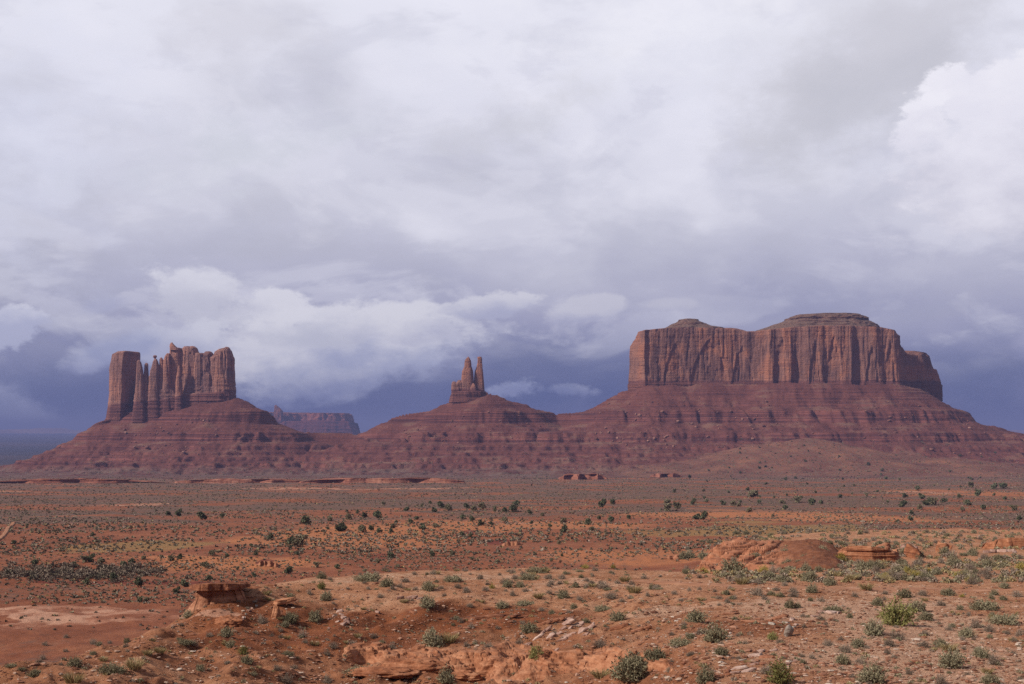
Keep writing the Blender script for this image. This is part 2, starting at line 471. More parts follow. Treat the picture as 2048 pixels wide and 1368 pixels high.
def on_ground(px, py, rmin=46.0, rmax=2600.0):
    """where the line of sight through a photograph pixel first meets the ground"""
    t = (px - CX) / F
    th = math.atan(t)
    r = np.geomspace(rmin, rmax, 2600)
    x, y = r * math.sin(th), r * math.cos(th)
    z = gz(x, y)
    p = HY - F * z / y
    k = np.nonzero(p <= py)[0]
    i = int(k[0]) if len(k) else len(r) - 1
    return float(x[i]), float(y[i]), float(z[i])


def ground_slope(x, y, e=0.6):
    return (gz(np.asarray(x) + e, y) - gz(np.asarray(x) - e, y)) / (2 * e), (gz(x, np.asarray(y) + e) - gz(x, np.asarray(y) - e)) / (2 * e)


def make_ground():
    V = np.stack([GX, GY, GZ], -1)
    # the last column meets the first: close the ring
    o = mesh_obj('ground', V, grid_faces(len(RR), len(TH), True), None)
    R = np.hypot(GX, GY)
    px = CX + F * np.tan(np.clip(np.arctan2(GX, GY), -0.72, 0.72))
    # slopes of the sheet (over ~1.5 m) for washed bare soil against gravel-covered flats
    ex, ey = ground_slope(GX, GY, 0.9)
    sl_ = np.hypot(ex, ey)
    steep = sstep(sl_ + 0.10 * fbm(GX / 4, GY / 4, 0, 3), 0.17, 0.40)
    crest = np.interp(px, [-900, 100, 250, 480, 800, 1200, 1330, 1400, 1500, 1700], [86, 88, 100, 118, 140, 155, 160, 230, 290, 340])
    bench = 1 - sstep(R / crest, 0.98, 1.15)
    n1 = fbm(GX / 130, GY / 55, 1, 4); n2 = fbm(GX / 45, GY / 22, 5, 4)
    farf = sstep(R, 380, 700)
    # cover of low grey scrub, thickening with distance
    scrub = sstep(n1 + 0.5 * n2 + 0.55 * farf - 0.25, -0.25, 0.55) * (0.35 + 0.65 * farf)
    def patch(cx, cy, w, h, amp=0.9):            # a soft-edged patch of the ground, centred on a photograph position
        x0, y0, _ = on_ground(cx, cy)
        rr = np.hypot((GX - x0) / (w / F * y0), (GY - y0) / max(1.0, (on_ground(cx, cy - h)[1] - on_ground(cx, cy + h)[1]) * 0.5))
        return sstep(1 - rr + amp * 0.6 * n2 + 0.15 * n1, 0.0, 0.45)
    orange = patch(720, 1075, 260, 26) * 0.9 + patch(1000, 1048, 330, 16) * .9 + patch(1500, 1027, 330, 11) * 0.9 + patch(1750, 1040, 250, 8) * .8 + patch(450, 1120, 260, 14) + patch(1900, 985, 200, 12) * .6 + patch(1250, 1105, 250, 18) * 0.8
    scrub = scrub * (1 - 0.85 * np.clip(orange, 0, 1))
    steep = np.clip(np.maximum(steep, (1 - sstep(px + 90 * n2, 900, 1500)) * (1 - sstep(R, 86, 104)) * sstep(R, 30, 45) * (0.75 + 0.5 * fbm(GX / 6, GY / 9, 3, 3))) , 0, 1)
    ff = np.maximum(np.maximum(patch(560, 1290, 420, 105, 0.9), patch(900, 1240, 330, 40, 0.9)), np.maximum(patch(1520, 1262, 420, 28, 1.1) * 0.75, patch(1250, 1345, 260, 40, 0.9) * 0.7))
    steep = np.clip(np.maximum(steep * 0.7, ff) * (1 - 0.6 * patch(330, 1350, 200, 14, 1.0)), 0, 1)
    # bare pale rock pavements
    slick = patch(150, 1232, 260, 16, 2.2) * 0.85 + patch(40, 1252, 90, 8, 1.6) + patch(420, 1225, 80, 8) * 0.7
    for cx, cy, w, h in ((60, 984, 110, 3), (620, 975, 120, 3), (820, 978, 110, 2), (1010, 1045, 60, 3), (1850, 985, 120, 3), (250, 1010, 90, 2), (1090, 1110, 40, 4), (1580, 1050, 0.1, 1)):
        slick = slick + 0.6 * patch(cx, cy, w, h, 1.4)
    grass = patch(250, 1095, 200, 16) * 0.8 + patch(1560, 1062, 220, 10) * 0.9 + patch(1350, 1065, 160, 8) * 0.7 + patch(1300, 1085, 260, 12) * 0.4
    wash = patch(280, 1165, 330, 5, 0.6) + patch(530, 1125, 22, 7, 0.3) + patch(1000, 1085, 40, 7, 0.5) * 0.8 + patch(940, 1065, 20, 4, 0.3) + patch(770, 1115, 60, 8, .6) * 0.6
    wash = wash + patch(120, 1330, 200, 30, 1.0) * 0.5
    set_attr(o, 'steep', steep)
    set_attr(o, 'bench', bench)
    set_attr(o, 'pale', np.clip(patch(1860, 1290, 480, 95, 1.0) + patch(1000, 1165, 420, 22, 1.0) * 0.45 + patch(1700, 1190, 330, 22, 1.0) * 0.5 + patch(1330, 1225, 120, 14, 1.0) * 0.8, 0, 1))
    set_attr(o, 'far_shade', sstep(R, 3200, 5500))
    set_attr(o, 'scrub', np.clip(scrub, 0, 1)); set_attr(o, 'slick', np.clip(slick, 0, 1))
    set_attr(o, 'grass', np.clip(grass, 0, 1)); set_attr(o, 'wash', np.clip(wash, 0, 1)); set_attr(o, 'orange', np.clip(orange, 0, 1))

    m, nt, b, P, g = new_mat('ground_soil', 0.95)
    nf = noise(nt, P, 1.3, 6, 0.6); nfine = noise(nt, P, 11.0, 4, 0.75); nbig = noise(nt, P, 0.16, 5, 0.55); nwide = noise(nt, P, 0.02, 5, 0.6)
    flat = ramp(nt, nf * 0.5 + nbig * 0.5, [(0.36, (0.245, 0.094, 0.041)), (0.5, (0.365, 0.168, 0.088)), (0.64, (0.45, 0.245, 0.145))])
    red = ramp(nt, nf * 0.45 + nbig * 0.55, [(0.36, (0.115, 0.036, 0.014)), (0.5, (0.205, 0.065, 0.026)), (0.64, (0.285, 0.104, 0.046))])
    near = mixc(nt, attr(nt, 'steep'), flat, red)
    near = mixc(nt, (attr(nt, 'pale') + (nf - 0.5) * 1.0 + (nbig - 0.5) * 1.2).step(0.2, 0.9) * 0.75, near, ramp(nt, nfine * 0.5 + nf * 0.5, [(0.38, (0.34, 0.178, 0.108)), (0.6, (0.53, 0.33, 0.22))]))
    # gravel speckle: pale chips and dark chips
    near = mixc(nt, nfine.step(0.60, 0.72) * 0.5, near, (0.40, 0.25, 0.18))
    near = mixc(nt, nfine.step(0.40, 0.30) * 0.5, near, (0.10, 0.045, 0.028))
    plain = ramp(nt, nf * 0.25 + nbig * 0.4 + nwide * 0.35, [(0.38, (0.165, 0.051, 0.024)), (0.52, (0.225, 0.076, 0.037)), (0.64, (0.29, 0.115, 0.058))])
    plain = mixc(nt, attr(nt, 'orange') * 0.8, plain, (0.40, 0.150, 0.062))
    tuft = noise(nt, vscale(nt, P, (0.55, 0.35, 0.5)), 1.0, 4, 0.65)
    tuft2 = noise(nt, vscale(nt, P, (0.11, 0.05, 0.1)), 1.0, 5, 0.65)
    sc = (attr(nt, 'scrub') * 0.95 + 0.16 + (tuft - 0.5) * 1.5 + (tuft2 - 0.5) * 1.1).step(0.15, 0.75)
    plain = mixc(nt, sc * 0.92, plain, mixc(nt, tuft2.step(0.4, 0.62), (0.108, 0.070, 0.052), (0.145, 0.076, 0.053)))
    plain = mixc(nt, (attr(nt, 'grass') + (tuft - 0.5) * 1.2).step(0.35, 0.9) * 0.75, plain, (0.25, 0.145, 0.055))
    plain = mixc(nt, (attr(nt, 'wash') + (nbig - 0.5) * 0.6).step(0.35, 0.7) * 0.85, plain, (0.14, 0.034, 0.022))
    rockc = ramp(nt, noise(nt, vscale(nt, P, (0.10, 0.10, 1.5)), 1.0, 7, 0.72), [(0.40, (0.20, 0.068, 0.034)), (0.49, (0.30, 0.125, 0.072)), (0.58, (0.43, 0.225, 0.145))])
    plain = mixc(nt, (attr(nt, 'slick') + (nbig - 0.5) * 0.9).step(0.35, 0.65) * 0.9, plain, rockc)
    plain = mixc(nt, (attr(nt, 'far_shade') + (noise(nt, P, 0.0012, 5, 0.6) - 0.5) * 0.9).step(0.1, 0.9), plain, ramp(nt, noise(nt, P, 0.0006, 5, 0.6), [(0.4, (0.020, 0.020, 0.026)), (0.62, (0.055, 0.036, 0.036))]))  # far plain darkened in colour to stand in for shade under rain cloud
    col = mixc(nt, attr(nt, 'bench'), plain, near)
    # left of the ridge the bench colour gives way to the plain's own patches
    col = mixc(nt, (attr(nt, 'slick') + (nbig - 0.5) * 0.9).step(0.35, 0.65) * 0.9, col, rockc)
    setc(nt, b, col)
    bump(nt, b, noise(nt, P, 0.9, 9, 0.74) * 1.0 + nfine * 0.20, 1.0, 0.34)
    o.data.materials.append(m)
    tag(o, 'red sandy desert floor reaching from the foreground slope to the far horizon', 'ground', kind='structure')
    return o


ground = make_ground()
# ------------------------------------------------------------------ rock: cliffs, spires, talus
D0 = 2844.0


def W(px, py, d=D0):
    return ((px - CX) / F * d, d, (HY - py) / F * d)


def cliff_mat(name, zb0, kx, tint=(1, 1, 1), warm=0.0, varn=1.0):
    """sandstone cliff: vertical joints and varnish above the height zb0 + kx*x, thin dark beds below it"""
    m, nt, b, P, g = new_mat(name, 0.92)
    x, y, z = sep(nt, P)
    T = lambda c: tuple(a * t for a, t in zip(c, tint))
    streak = noise(nt, vscale(nt, P, (0.11, 0.11, 0.008)), 1.0, 6, 0.62)
    blot = noise(nt, vscale(nt, P, (0.022, 0.022, 0.014)), 1.0, 5, 0.6)
    beds = noise(nt, vscale(nt, P, (0.006, 0.006, 0.33)), 1.0, 5, 0.7)
    fine = noise(nt, P, 0.35, 5, 0.65)
    streak = streak * 0.65 + noise(nt, vscale(nt, P, (0.05, 0.05, 0.02), (9, 3, 1)), 1.0, 6, 0.65) * 0.35
    c = ramp(nt, streak * 0.30 + blot * 0.45 + fine * 0.25, [(0.34, T((0.075, 0.038, 0.037))), (0.45, T((0.185, 0.092, 0.074))), (0.55, T((0.275, 0.140, 0.105))), (0.66, T((0.36, 0.195, 0.145)))])
    c = mixc(nt, blot.step(0.46, 0.64) * (0.55 + warm), c, T((0.34, 0.135, 0.075)))
    c = mixc(nt, (streak.step(0.52, 0.36) * blot.step(0.60, 0.42)) * 0.75 * varn, c, T((0.070, 0.040, 0.043)))
    c = mixc(nt, beds.step(0.52, 0.40) * (0.15 + blot.step(0.42, 0.58) * 0.45), c, T((0.15, 0.065, 0.05)))
    zb = z - x * kx - zb0 + (noise(nt, P, 0.03, 3, 0.5) - 0.5) * 10.0
    low = zb.step(3.0, -3.0)
    bedc = ramp(nt, beds * 0.7 + streak * 0.3, [(0.36, T((0.075, 0.032, 0.036))), (0.5, T((0.15, 0.058, 0.05))), (0.64, T((0.22, 0.092, 0.07)))])
    c = mixc(nt, low * 0.92, c, bedc)
    setc(nt, b, c)
    h = streak * 3.0 + fine * 1.2 + beds * (low * 3.0 + 0.7)
    bump(nt, b, h, 0.9, 2.2)
    return m


def resample(poly, step):
    p = np.asarray(poly, float)
    q = np.vstack([p, p[:1]])
    seg = np.hypot(*(q[1:] - q[:-1]).T)
    s = np.concatenate([[0], np.cumsum(seg)])
    n = max(24, int(s[-1] / step))
    t = np.linspace(0, s[-1], n, endpoint=False)
    return np.stack([np.interp(t, s, q[:, 0]), np.interp(t, s, q[:, 1])], -1)


def smooth_loop(p, k):
    for _ in range(k): p = 0.5 * p + 0.25 * (np.roll(p, 1, 0) + np.roll(p, -1, 0))
    return p


def rock_disp(x, y, z, nx, amp, bedz, bed_amp, seed):
    """outward displacement of a cliff: flutes, joints, ledges"""
    fl = ridged(x / 26 + seed, y / 26, z / 260, 3) - 0.8
    jt = -np.exp(-(pn(x / 11 + seed, y / 11, z / 160 + seed) / 0.07) ** 2)
    lump = fbm(x / 34, y / 34 + seed, z / 30, 4)
    big = ridged(x / 62 + seed * 1.7, y / 62, z / 900, 2) - 0.75
    d = amp * (0.6 * fl + 0.8 * jt + 0.6 * lump + 0.8 * big)
    # slabs between joints: flat faces that step in and out
    hsh = lambda a, b, c: np.modf(np.abs(np.sin(a * 127.1 + b * 311.7 + c * 74.7 + seed * 13.1) * 43758.5453))[0]
    for cw, ch, ca in ((15.0, 70.0, 0.85), (6.0, 32.0, 0.5)):
        uu = (x + 0.8 * y) / cw + 0.35 * fbm(x / 50, z / 60, seed + cw, 2)
        ci = np.floor(uu); vi = np.floor(z / ch + 5 * hsh(ci, 1.0, cw))
        d = d + amp * ca * (hsh(ci, vi, cw) - 0.5)
    under = sstep(bedz - z, -2, 2)
    led = pn(z / 3.1 + 0.25 * fbm(x / 60, y / 60, seed, 2), seed, 0.5) + 0.6 * pn(z / 1.4, seed + 3, x / 90)
    d = d * (1 - 0.5 * under) + under * bed_amp * led + (1 - under) * 0.22 * amp * pn(z / 6 + 0.4 * fbm(x / 40, y / 40, seed, 2), seed, 9)
    return d


def loft(name, P, Z, caps, mat, parent):
    """P[level, n, 2], Z[level, n] bottom to top, closed loops; the top ring is closed by 'caps' shrinking rings of height caps[k]"""
    nl, n = Z.shape
    top = P[-1]; zt = Z[-1]
    c = top.mean(0)
    L = [P]; H = [Z]
    for u, dz in caps:
        q = c + (top - c) * (1 - u)
        zz = zt * (1 - u) + zt.mean() * u + dz
        if u < 0.999 and dz > 0.4: zz = zz + 0.5 * fbm(q[:, 0] / 12, q[:, 1] / 12, 3, 3)
        L.append(q[None]); H.append(zz[None])
    P = np.concatenate(L); Z = np.concatenate(H)
    V = np.concatenate([P, Z[..., None]], -1)
    return mesh_obj(name, V, grid_faces(len(Z), n, True), mat, parent)


def tower(name, prof, parent, mat, depth, dy=0.0, nexp=3.0, amp=2.2, bed=None, bed_amp=1.2, D=D0, seed=0.0, step=1.3, cap=1.5, zstep=1.3, origin=(0, 0, 0), rot=0.0):
    """a rock tower whose outline (row, left column, right column) is taken from the photograph; depth = half thickness in metres"""
    s = (D + dy - 0.5 * depth) / F
    pr = sorted(prof, key=lambda t: -t[0])                      # bottom first
    zs = np.array([(HY - p[0]) * s for p in pr])
    xl = np.array([(p[1] - CX) * s for p in pr]); xr = np.array([(p[2] - CX) * s for p in pr])
    nz = max(10, int((zs[-1] - zs[0]) / zstep))
    z = np.linspace(zs[0], zs[-1], nz)
    a = 0.5 * np.interp(z, zs, xr - xl); xc = 0.5 * np.interp(z, zs, xl + xr)
    b = depth * (a / a.max()) ** 0.8
    n = max(28, int(2 * math.pi * max(a.max(), depth) / step))
    th = np.linspace(0, 2 * math.pi, n, endpoint=False)
    cs, sn = np.cos(th + rot), np.sin(th + rot)
    cx_, cy_ = np.sign(cs) * np.abs(cs) ** (2 / nexp), np.sign(sn) * np.abs(sn) ** (2 / nexp)
    k = 1.0
    X = xc[:, None] + a[:, None] * cx_[None] * k
    Y = D + dy + b[:, None] * cy_[None]
    Zg = np.repeat(z[:, None], n, 1)
    bz = -1e6 if bed is None else bed
    d = rock_disp(X, Y, Zg, None, amp, bz, bed_amp, seed)
    d = d - np.maximum(d, 0) * 0.35
    fade = np.clip((zs[-1] - z) / (4 * amp + 1e-3), 0.35, 1)[:, None]
    rad = np.hypot(cx_, cy_)[None]
    lim = np.minimum(a, b)[:, None] * 0.3
    d = np.clip(d * fade, -lim, lim)
    X = X + d * cx_[None] / rad; Y = Y + d * cy_[None] / rad
    jag = min(4.0, 0.12 * (zs[-1] - zs[0])) * (0.5 * fbm(X[-1] / 9, Y[-1] / 9, seed, 3) - 0.1) * (D < 5000)
    Zg = Zg + jag[None] * sstep((Zg - zs[0]) / (zs[-1] - zs[0]), 0.75, 1.0)
    caps = [(0.18, cap * 0.5), (0.5, cap), (0.8, cap * 1.15), (1.0, cap * 1.2)]
    return loft(name, np.stack([X, Y], -1), Zg, caps, mat, parent)


def wall(name, poly, ztop, zbot, parent, mat, D=D0, amp=3.0, bed=None, bedk=0.0, bed_amp=1.5, step=1.6, nz=80, taper=0.06, seed=0.0, smooth=2, caps=None, round_top=0.05, k=1.0, arches=(), flute=1.0):
    """a cliff with the plan 'poly' [(column, metres behind D)], a rim that follows ztop [(column, row)]"""
    s = D / F
    P0 = np.array([((p[0] - CX) / F * (D + p[1]), D + p[1]) for p in poly])
    P0 = smooth_loop(resample(P0, step), smooth)
    t = np.roll(P0, -1, 0) - np.roll(P0, 1, 0)
    nrm = np.stack([t[:, 1], -t[:, 0]], -1)
    nrm /= np.linalg.norm(nrm, axis=1)[:, None] + 1e-9
    area = np.sum(P0[:, 0] * np.roll(P0[:, 1], -1) - np.roll(P0[:, 0], -1) * P0[:, 1])
    if area < 0: nrm = -nrm
    px = CX + P0[:, 0] / P0[:, 1] * F
    zt = (HY - np.interp(px, [q[0] for q in ztop], [q[1] for q in ztop])) / F * P0[:, 1]
    zb = (HY - zbot) * s
    t01 = np.linspace(0, 1, nz)[:, None]
    Z = zb + (zt[None] - zb) * t01
    X = np.repeat(P0[None, :, 0], nz, 0); Y = np.repeat(P0[None, :, 1], nz, 0)
    bz = -1e6 if bed is None else bed
    d = rock_disp(X * k, Y * k, (Z - bedk * X) * k, None, amp, bz * k, bed_amp, seed) / k
    ht = (Z - zb)
    d = d * flute
    for ax, aw, ah, ad in arches:                 # recessed alcoves: column, half width, top row, depth
        ztop_ = (HY - ah) * s; q = np.clip((Z - zb) / (ztop_ - zb), 0, 1)
        half = aw * (1 - q ** 2.6) + 0.01
        d = d - ad * sstep(half - np.abs(px[None] - ax + 2.0 * fbm(Z / 20, ax, 3, 2)), -0.5, 3.0) * (Z < ztop_) * (Y < D + 60)
    d = d - taper * ht - 10 * round_top / k * np.exp(-(zt[None] - Z) * k / 4.0)
    if bed is not None: d = d + 2.2 / k * sstep(bz - (Z - bedk * X), -1, 6)
    X = X + d * nrm[None, :, 0]; Y = Y + d * nrm[None, :, 1]
    return loft(name, np.stack([X, Y], -1), Z, caps or [(0.06, 0.8 / k), (0.3, 1.2 / k), (0.7, 1.5 / k), (1.0, 1.5 / k)], mat, parent)


# ---- the slopes the buttes stand on: one sheet
CREST = [(-700, 1010, 0), (-300, 975, 0), (-100, 945, 0), (0, 931, 0), (60, 924, 0), (100, 904, 0), (150, 884, 0), (178, 866, -6), (198, 848, 0), (216, 833, 0), (268, 826, -6), (330, 826, -10), (370, 815, -14), (405, 802, -12), (470, 793, -2), (490, 800, 0), (512, 826, 0), (545, 832, 0), (566, 850, 4), (585, 863, 30),
         (620, 865, 60), (690, 867, 60), (738, 867, 50), (752, 858, 30), (760, 843, 25), (785, 834, 20), (842, 828, 15), (866, 822, 10), (880, 811, 5), (897, 805, 0), (935, 796, -8), (968, 784, -2), (995, 790, 5), (1020, 802, 10), (1050, 807, 12), (1056, 817, 12), (1078, 821, 20), (1112, 830, 40), (1148, 829, 30),
         (1170, 824, 10), (1200, 808, 0), (1230, 790, 0), (1256, 778, 0), (1300, 771, -14), (1380, 770, -4), (1440, 766, 6), (1500, 770, 4), (1530, 766, -24), (1600, 768, -34), (1700, 767, -32), (1790, 768, -14), (1840, 778, 10), (1884, 791, 60), (1905, 803, 60), (1950, 827, 50), (2000, 851, 40), (2048, 868, 30), (2150, 903, 20), (2300, 940, 0), (2600, 1000, 0)]
BANDS = [  # (height of the hard layer's middle, thickness, strength)
    (25.0, 20.0, 1.0), (47, 6, 0.7), (72.0, 5.0, 0.8), (-1.0, 5.0, 0.5), (-14.0, 14.0, 1.0), (-28.0, 4.0, .6), (-34.0, 8.0, 1.0), (-45.0, 5.0, 0.9), (-54.0, 7.0, 1.0), (-64.0, 6.0, 1.0), (-71, 4, .9)]


def hills():
    xs = np.arange(-1560, 1700, 3.2)
    ys = np.concatenate([np.arange(1840, 2100, 6.0), np.arange(2100, 2880, 2.8), np.arange(2880, 3400, 14.0)])
    X, Y = np.meshgrid(xs, ys)
    cr = np.array([((p - CX), D0 + dy, HY - r) for p, r, dy in CREST])
    # dense samples of the crest
    t = np.arange(cr[0, 0], cr[-1, 0], 7.0)
    cyv = np.interp(t, cr[:, 0], cr[:, 1]); czv = np.interp(t, cr[:, 0], cr[:, 2])
    H = np.full(X.shape, -400.0)
    wx = 16 * fbm(X / 130, Y / 130, 1, 3); wy = 16 * fbm(X / 130, Y / 130, 8, 3)
    sd = np.array([0, 40, 90, 150, 240, 340, 460, 620, 900, 1600]); sv = np.array([0, 27, 56, 84, 116, 138, 152, 165, 182, 240])
    for x0, y0, z0 in zip(t, cyv, czv):
        dd = np.hypot(X + wx * np.clip((D0 - Y) / 120, 0, 1) - x0, (Y + wy * np.clip((D0 - Y) / 120, 0, 1) - y0))
        H = np.maximum(H, z0 + 5.0 * pn(x0 / 34.0, 0.3, 0.7) * (x0 > 220) - np.interp(dd, sd, sv))
    tb = np.arange(-420.0, 1150.0, 9.0)
    for x0 in tb:                                  # a long low bench in front of all three
        y0 = 2716 + 26 * pn(x0 / 170, 3.3, 1.0) + 10 * pn(x0 / 50, 1.3, 4.0); z0 = np.interp(x0, [-420, -250, -100, 900, 1150], [-52, -16, -8, -8, -40])
        dd = np.hypot(X - x0, Y - y0)
        H = np.maximum(H, z0 - np.interp(dd, [0, 30, 120, 200, 300, 420, 700], [0, 2, 30, 48, 62, 74, 110]))
    front = np.clip((D0 - 8 - Y) / 60, 0, 1)
    # rills and fans running down the face
    H = H - front * (3.2 * (ridged(X / 46 + 0.3 * fbm(X / 60, Y / 60, 2, 2), Y / 240, 0, 3) - 0.9) + 2.2 * fbm(X / 30, Y / 60, 5, 3))
    H = H - 1.2 * ridged(X / 13, Y / 60, 3, 3) * front
    # hard layers
    fan = fbm(X / 75, Y / 320, 12, 3)
    z = H.copy()
    minor = [(c + rng.uniform(-2, 2), rng.uniform(2.2, 3.8), 0.95) for c in np.arange(-76, 92, 6.5)]
    for c, th, stg in BANDS + minor:
        cc = c + 1.6 * fbm(X / 90, Y / 90, c, 2)
        w = th * 1.05
        u = (H - cc) / w
        g_ = np.where(u < 0, -(1 + u), (1 - u)) * (np.abs(u) < 1)
        edge = sstep(np.abs(u), 0.0, 0.24)
        g_ = g_ * np.where(np.abs(u) < 0.24, edge, 1)
        msk = sstep(fan + 0.35 * fbm(X / 40, c, 3, 2), -0.7, 0.0) * 0.6 + 0.4
        if c in (-14.0, 25.0, -34.0): msk = np.maximum.reduce([msk, 0.7 * sstep(fbm(X / 60, c, 7, 2), -0.6, 0.0), 0.95 * (c == -14.0) * (1 - sstep(X, 120, 260)), 0.95 * (c == 25.0) * (sstep(X, -330, -270) * (1 - sstep(X, 130, 190)) + (1 - sstep(X, -440, -420)) * 0.6 + sstep(X, -520, -490) * (1 - sstep(X, -430, -410)))])
        z = z + g_ * th * 0.5 * stg * msk * (front * 0.4 + 0.6)
    # vertical fluting where the layers are steep, rubble everywhere
    z = z + 0.5 * fbm(X / 9, Y / 9, 2, 4) + 0.35 * fbm(X / 3.4, Y / 3.4, 2, 2)
    # apron of sand in front of the big butte
    for (ax, ay, az, sx_, sy_) in ((505, 2450, -13, 0.20, 0.155), (690, 2360, -44, 0.12, 0.12), (300, 2350, -55, 0.09, 0.1)):
        dist = np.hypot((X - ax) * 1.0 + 18 * fbm(X / 90, Y / 90, 4, 3), (Y - ay))
        ap = az - np.sqrt((dist * sx_) ** 2 + 16) + 4 + 2.6 * fbm(X / 70, Y / 70, 2, 4) - 1.5 * ridged(X / 55, Y / 150, 6, 3)
        k = 6.0
        hh = np.clip(0.5 + 0.5 * (ap - z) / k, 0, 1)
        z = z * (1 - hh) + ap * hh + k * hh * (1 - hh)
        if ax == 505: apron = hh
        else: apron = np.maximum(apron, hh)
    # the foot melts into the plain
    gr = gz(X, Y)
    edge = np.clip((Y - 1840) / 120, 0, 1) * np.clip((X + 1560) / 100, 0, 1) * np.clip((1697 - X) / 100, 0, 1)
    foot = 1 - sstep(z - gr + 4 * fbm(X / 50, Y / 50, 3, 3), 2, 22)
    k = 7.0
    hh = np.clip(0.5 + 0.5 * (z - gr) / k, 0, 1)
    z = gr * (1 - hh) + z * hh + k * hh * (1 - hh) * edge
    z = z + 0.7 * fbm(X / 60, Y / 40, 9, 3) * foot + 0.3 - 3.0 * (1 - edge)
    V = np.stack([X, Y, z], -1)
    m, nt, b, P, g = new_mat('red_slope', 0.95)
    xx, yy, zz = sep(nt, P)
    N = sep(nt, S(nt, g.outputs['Normal']))[2]
    beds = noise(nt, vscale(nt, P, (0.004, 0.004, 0.30)), 1.0, 5, 0.65)
    big = noise(nt, P, 0.018, 5, 0.6); fine = noise(nt, P, 0.22, 6, 0.7)
    dots = noise(nt, P, 0.17, 3, 0.5)
    soil = ramp(nt, big * 0.5 + fine * 0.5, [(0.36, (0.082, 0.028, 0.021)), (0.5, (0.125, 0.043, 0.032)), (0.66, (0.18, 0.070, 0.050))])  # dark red soil, deepened further to stand in for cloud shadow
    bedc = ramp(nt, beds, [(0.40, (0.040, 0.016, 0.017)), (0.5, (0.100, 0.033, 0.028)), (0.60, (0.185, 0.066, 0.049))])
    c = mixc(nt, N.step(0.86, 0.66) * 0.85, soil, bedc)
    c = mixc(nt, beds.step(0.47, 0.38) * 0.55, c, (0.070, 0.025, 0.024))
    c = mixc(nt, big.step(0.5, 0.66) * N.step(0.75, 0.92) * 0.45, c, (0.19, 0.115, 0.075))
    # grey-green scrub on the foot of the slope
    footm = attr(nt, 'foot')
    c = mixc(nt, footm * (big * 0.7 + fine * 0.5 + dots * 0.3).step(0.62, 0.84) * 0.9, c, (0.13, 0.082, 0.064))
    ap = attr(nt, 'apron')
    c = mixc(nt, (ap * 0.9 + (big - 0.5) * 0.8).step(0.2, 0.9) * 0.8, c, ramp(nt, big * 0.6 + fine * 0.4, [(0.38, (0.135, 0.052, 0.034)), (0.5, (0.165, 0.072, 0.047)), (0.64, (0.26, 0.100, 0.052))]))
    c = mixc(nt, ap * (dots * 0.5 + fine * 0.5).step(0.50, 0.60) * 0.6, c, (0.13, 0.105, 0.07))
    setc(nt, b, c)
    bump(nt, b, fine * 1.6 + beds * 1.5, 0.8, 1.6)
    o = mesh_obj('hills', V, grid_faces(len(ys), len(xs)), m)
    set_attr(o, 'apron', apron)
    set_attr(o, 'foot', foot)
    tag(o, 'terraced dark red talus slopes rising from the plain to the foot of the buttes', 'hills', kind='structure')
    return xs, ys, z


HXS, HYS, HZ = hills()


def hz(x, y):
    i = np.clip(np.interp(y, HYS, np.arange(len(HYS))), 0, len(HYS) - 1.001); j = np.clip(np.interp(x, HXS, np.arange(len(HXS))), 0, len(HXS) - 1.001)
    i0, j0 = i.astype(int), j.astype(int); a, b = i - i0, j - j0
    return HZ[i0, j0] * (1 - a) * (1 - b) + HZ[i0 + 1, j0] * a * (1 - b) + HZ[i0, j0 + 1] * (1 - a) * b + HZ[i0 + 1, j0 + 1] * a * b


def on_hills(px, py):
    y = np.arange(1860, 2900, 2.0); x = (px - CX) / F * y
    z = np.maximum(hz(x, y), gz(x, y)); p = HY - F * z / y
    k = np.nonzero(p <= py)[0]
    if not len(k): return None
    i = int(k[0]); return float(x[i]), float(y[i]), float(z[i])


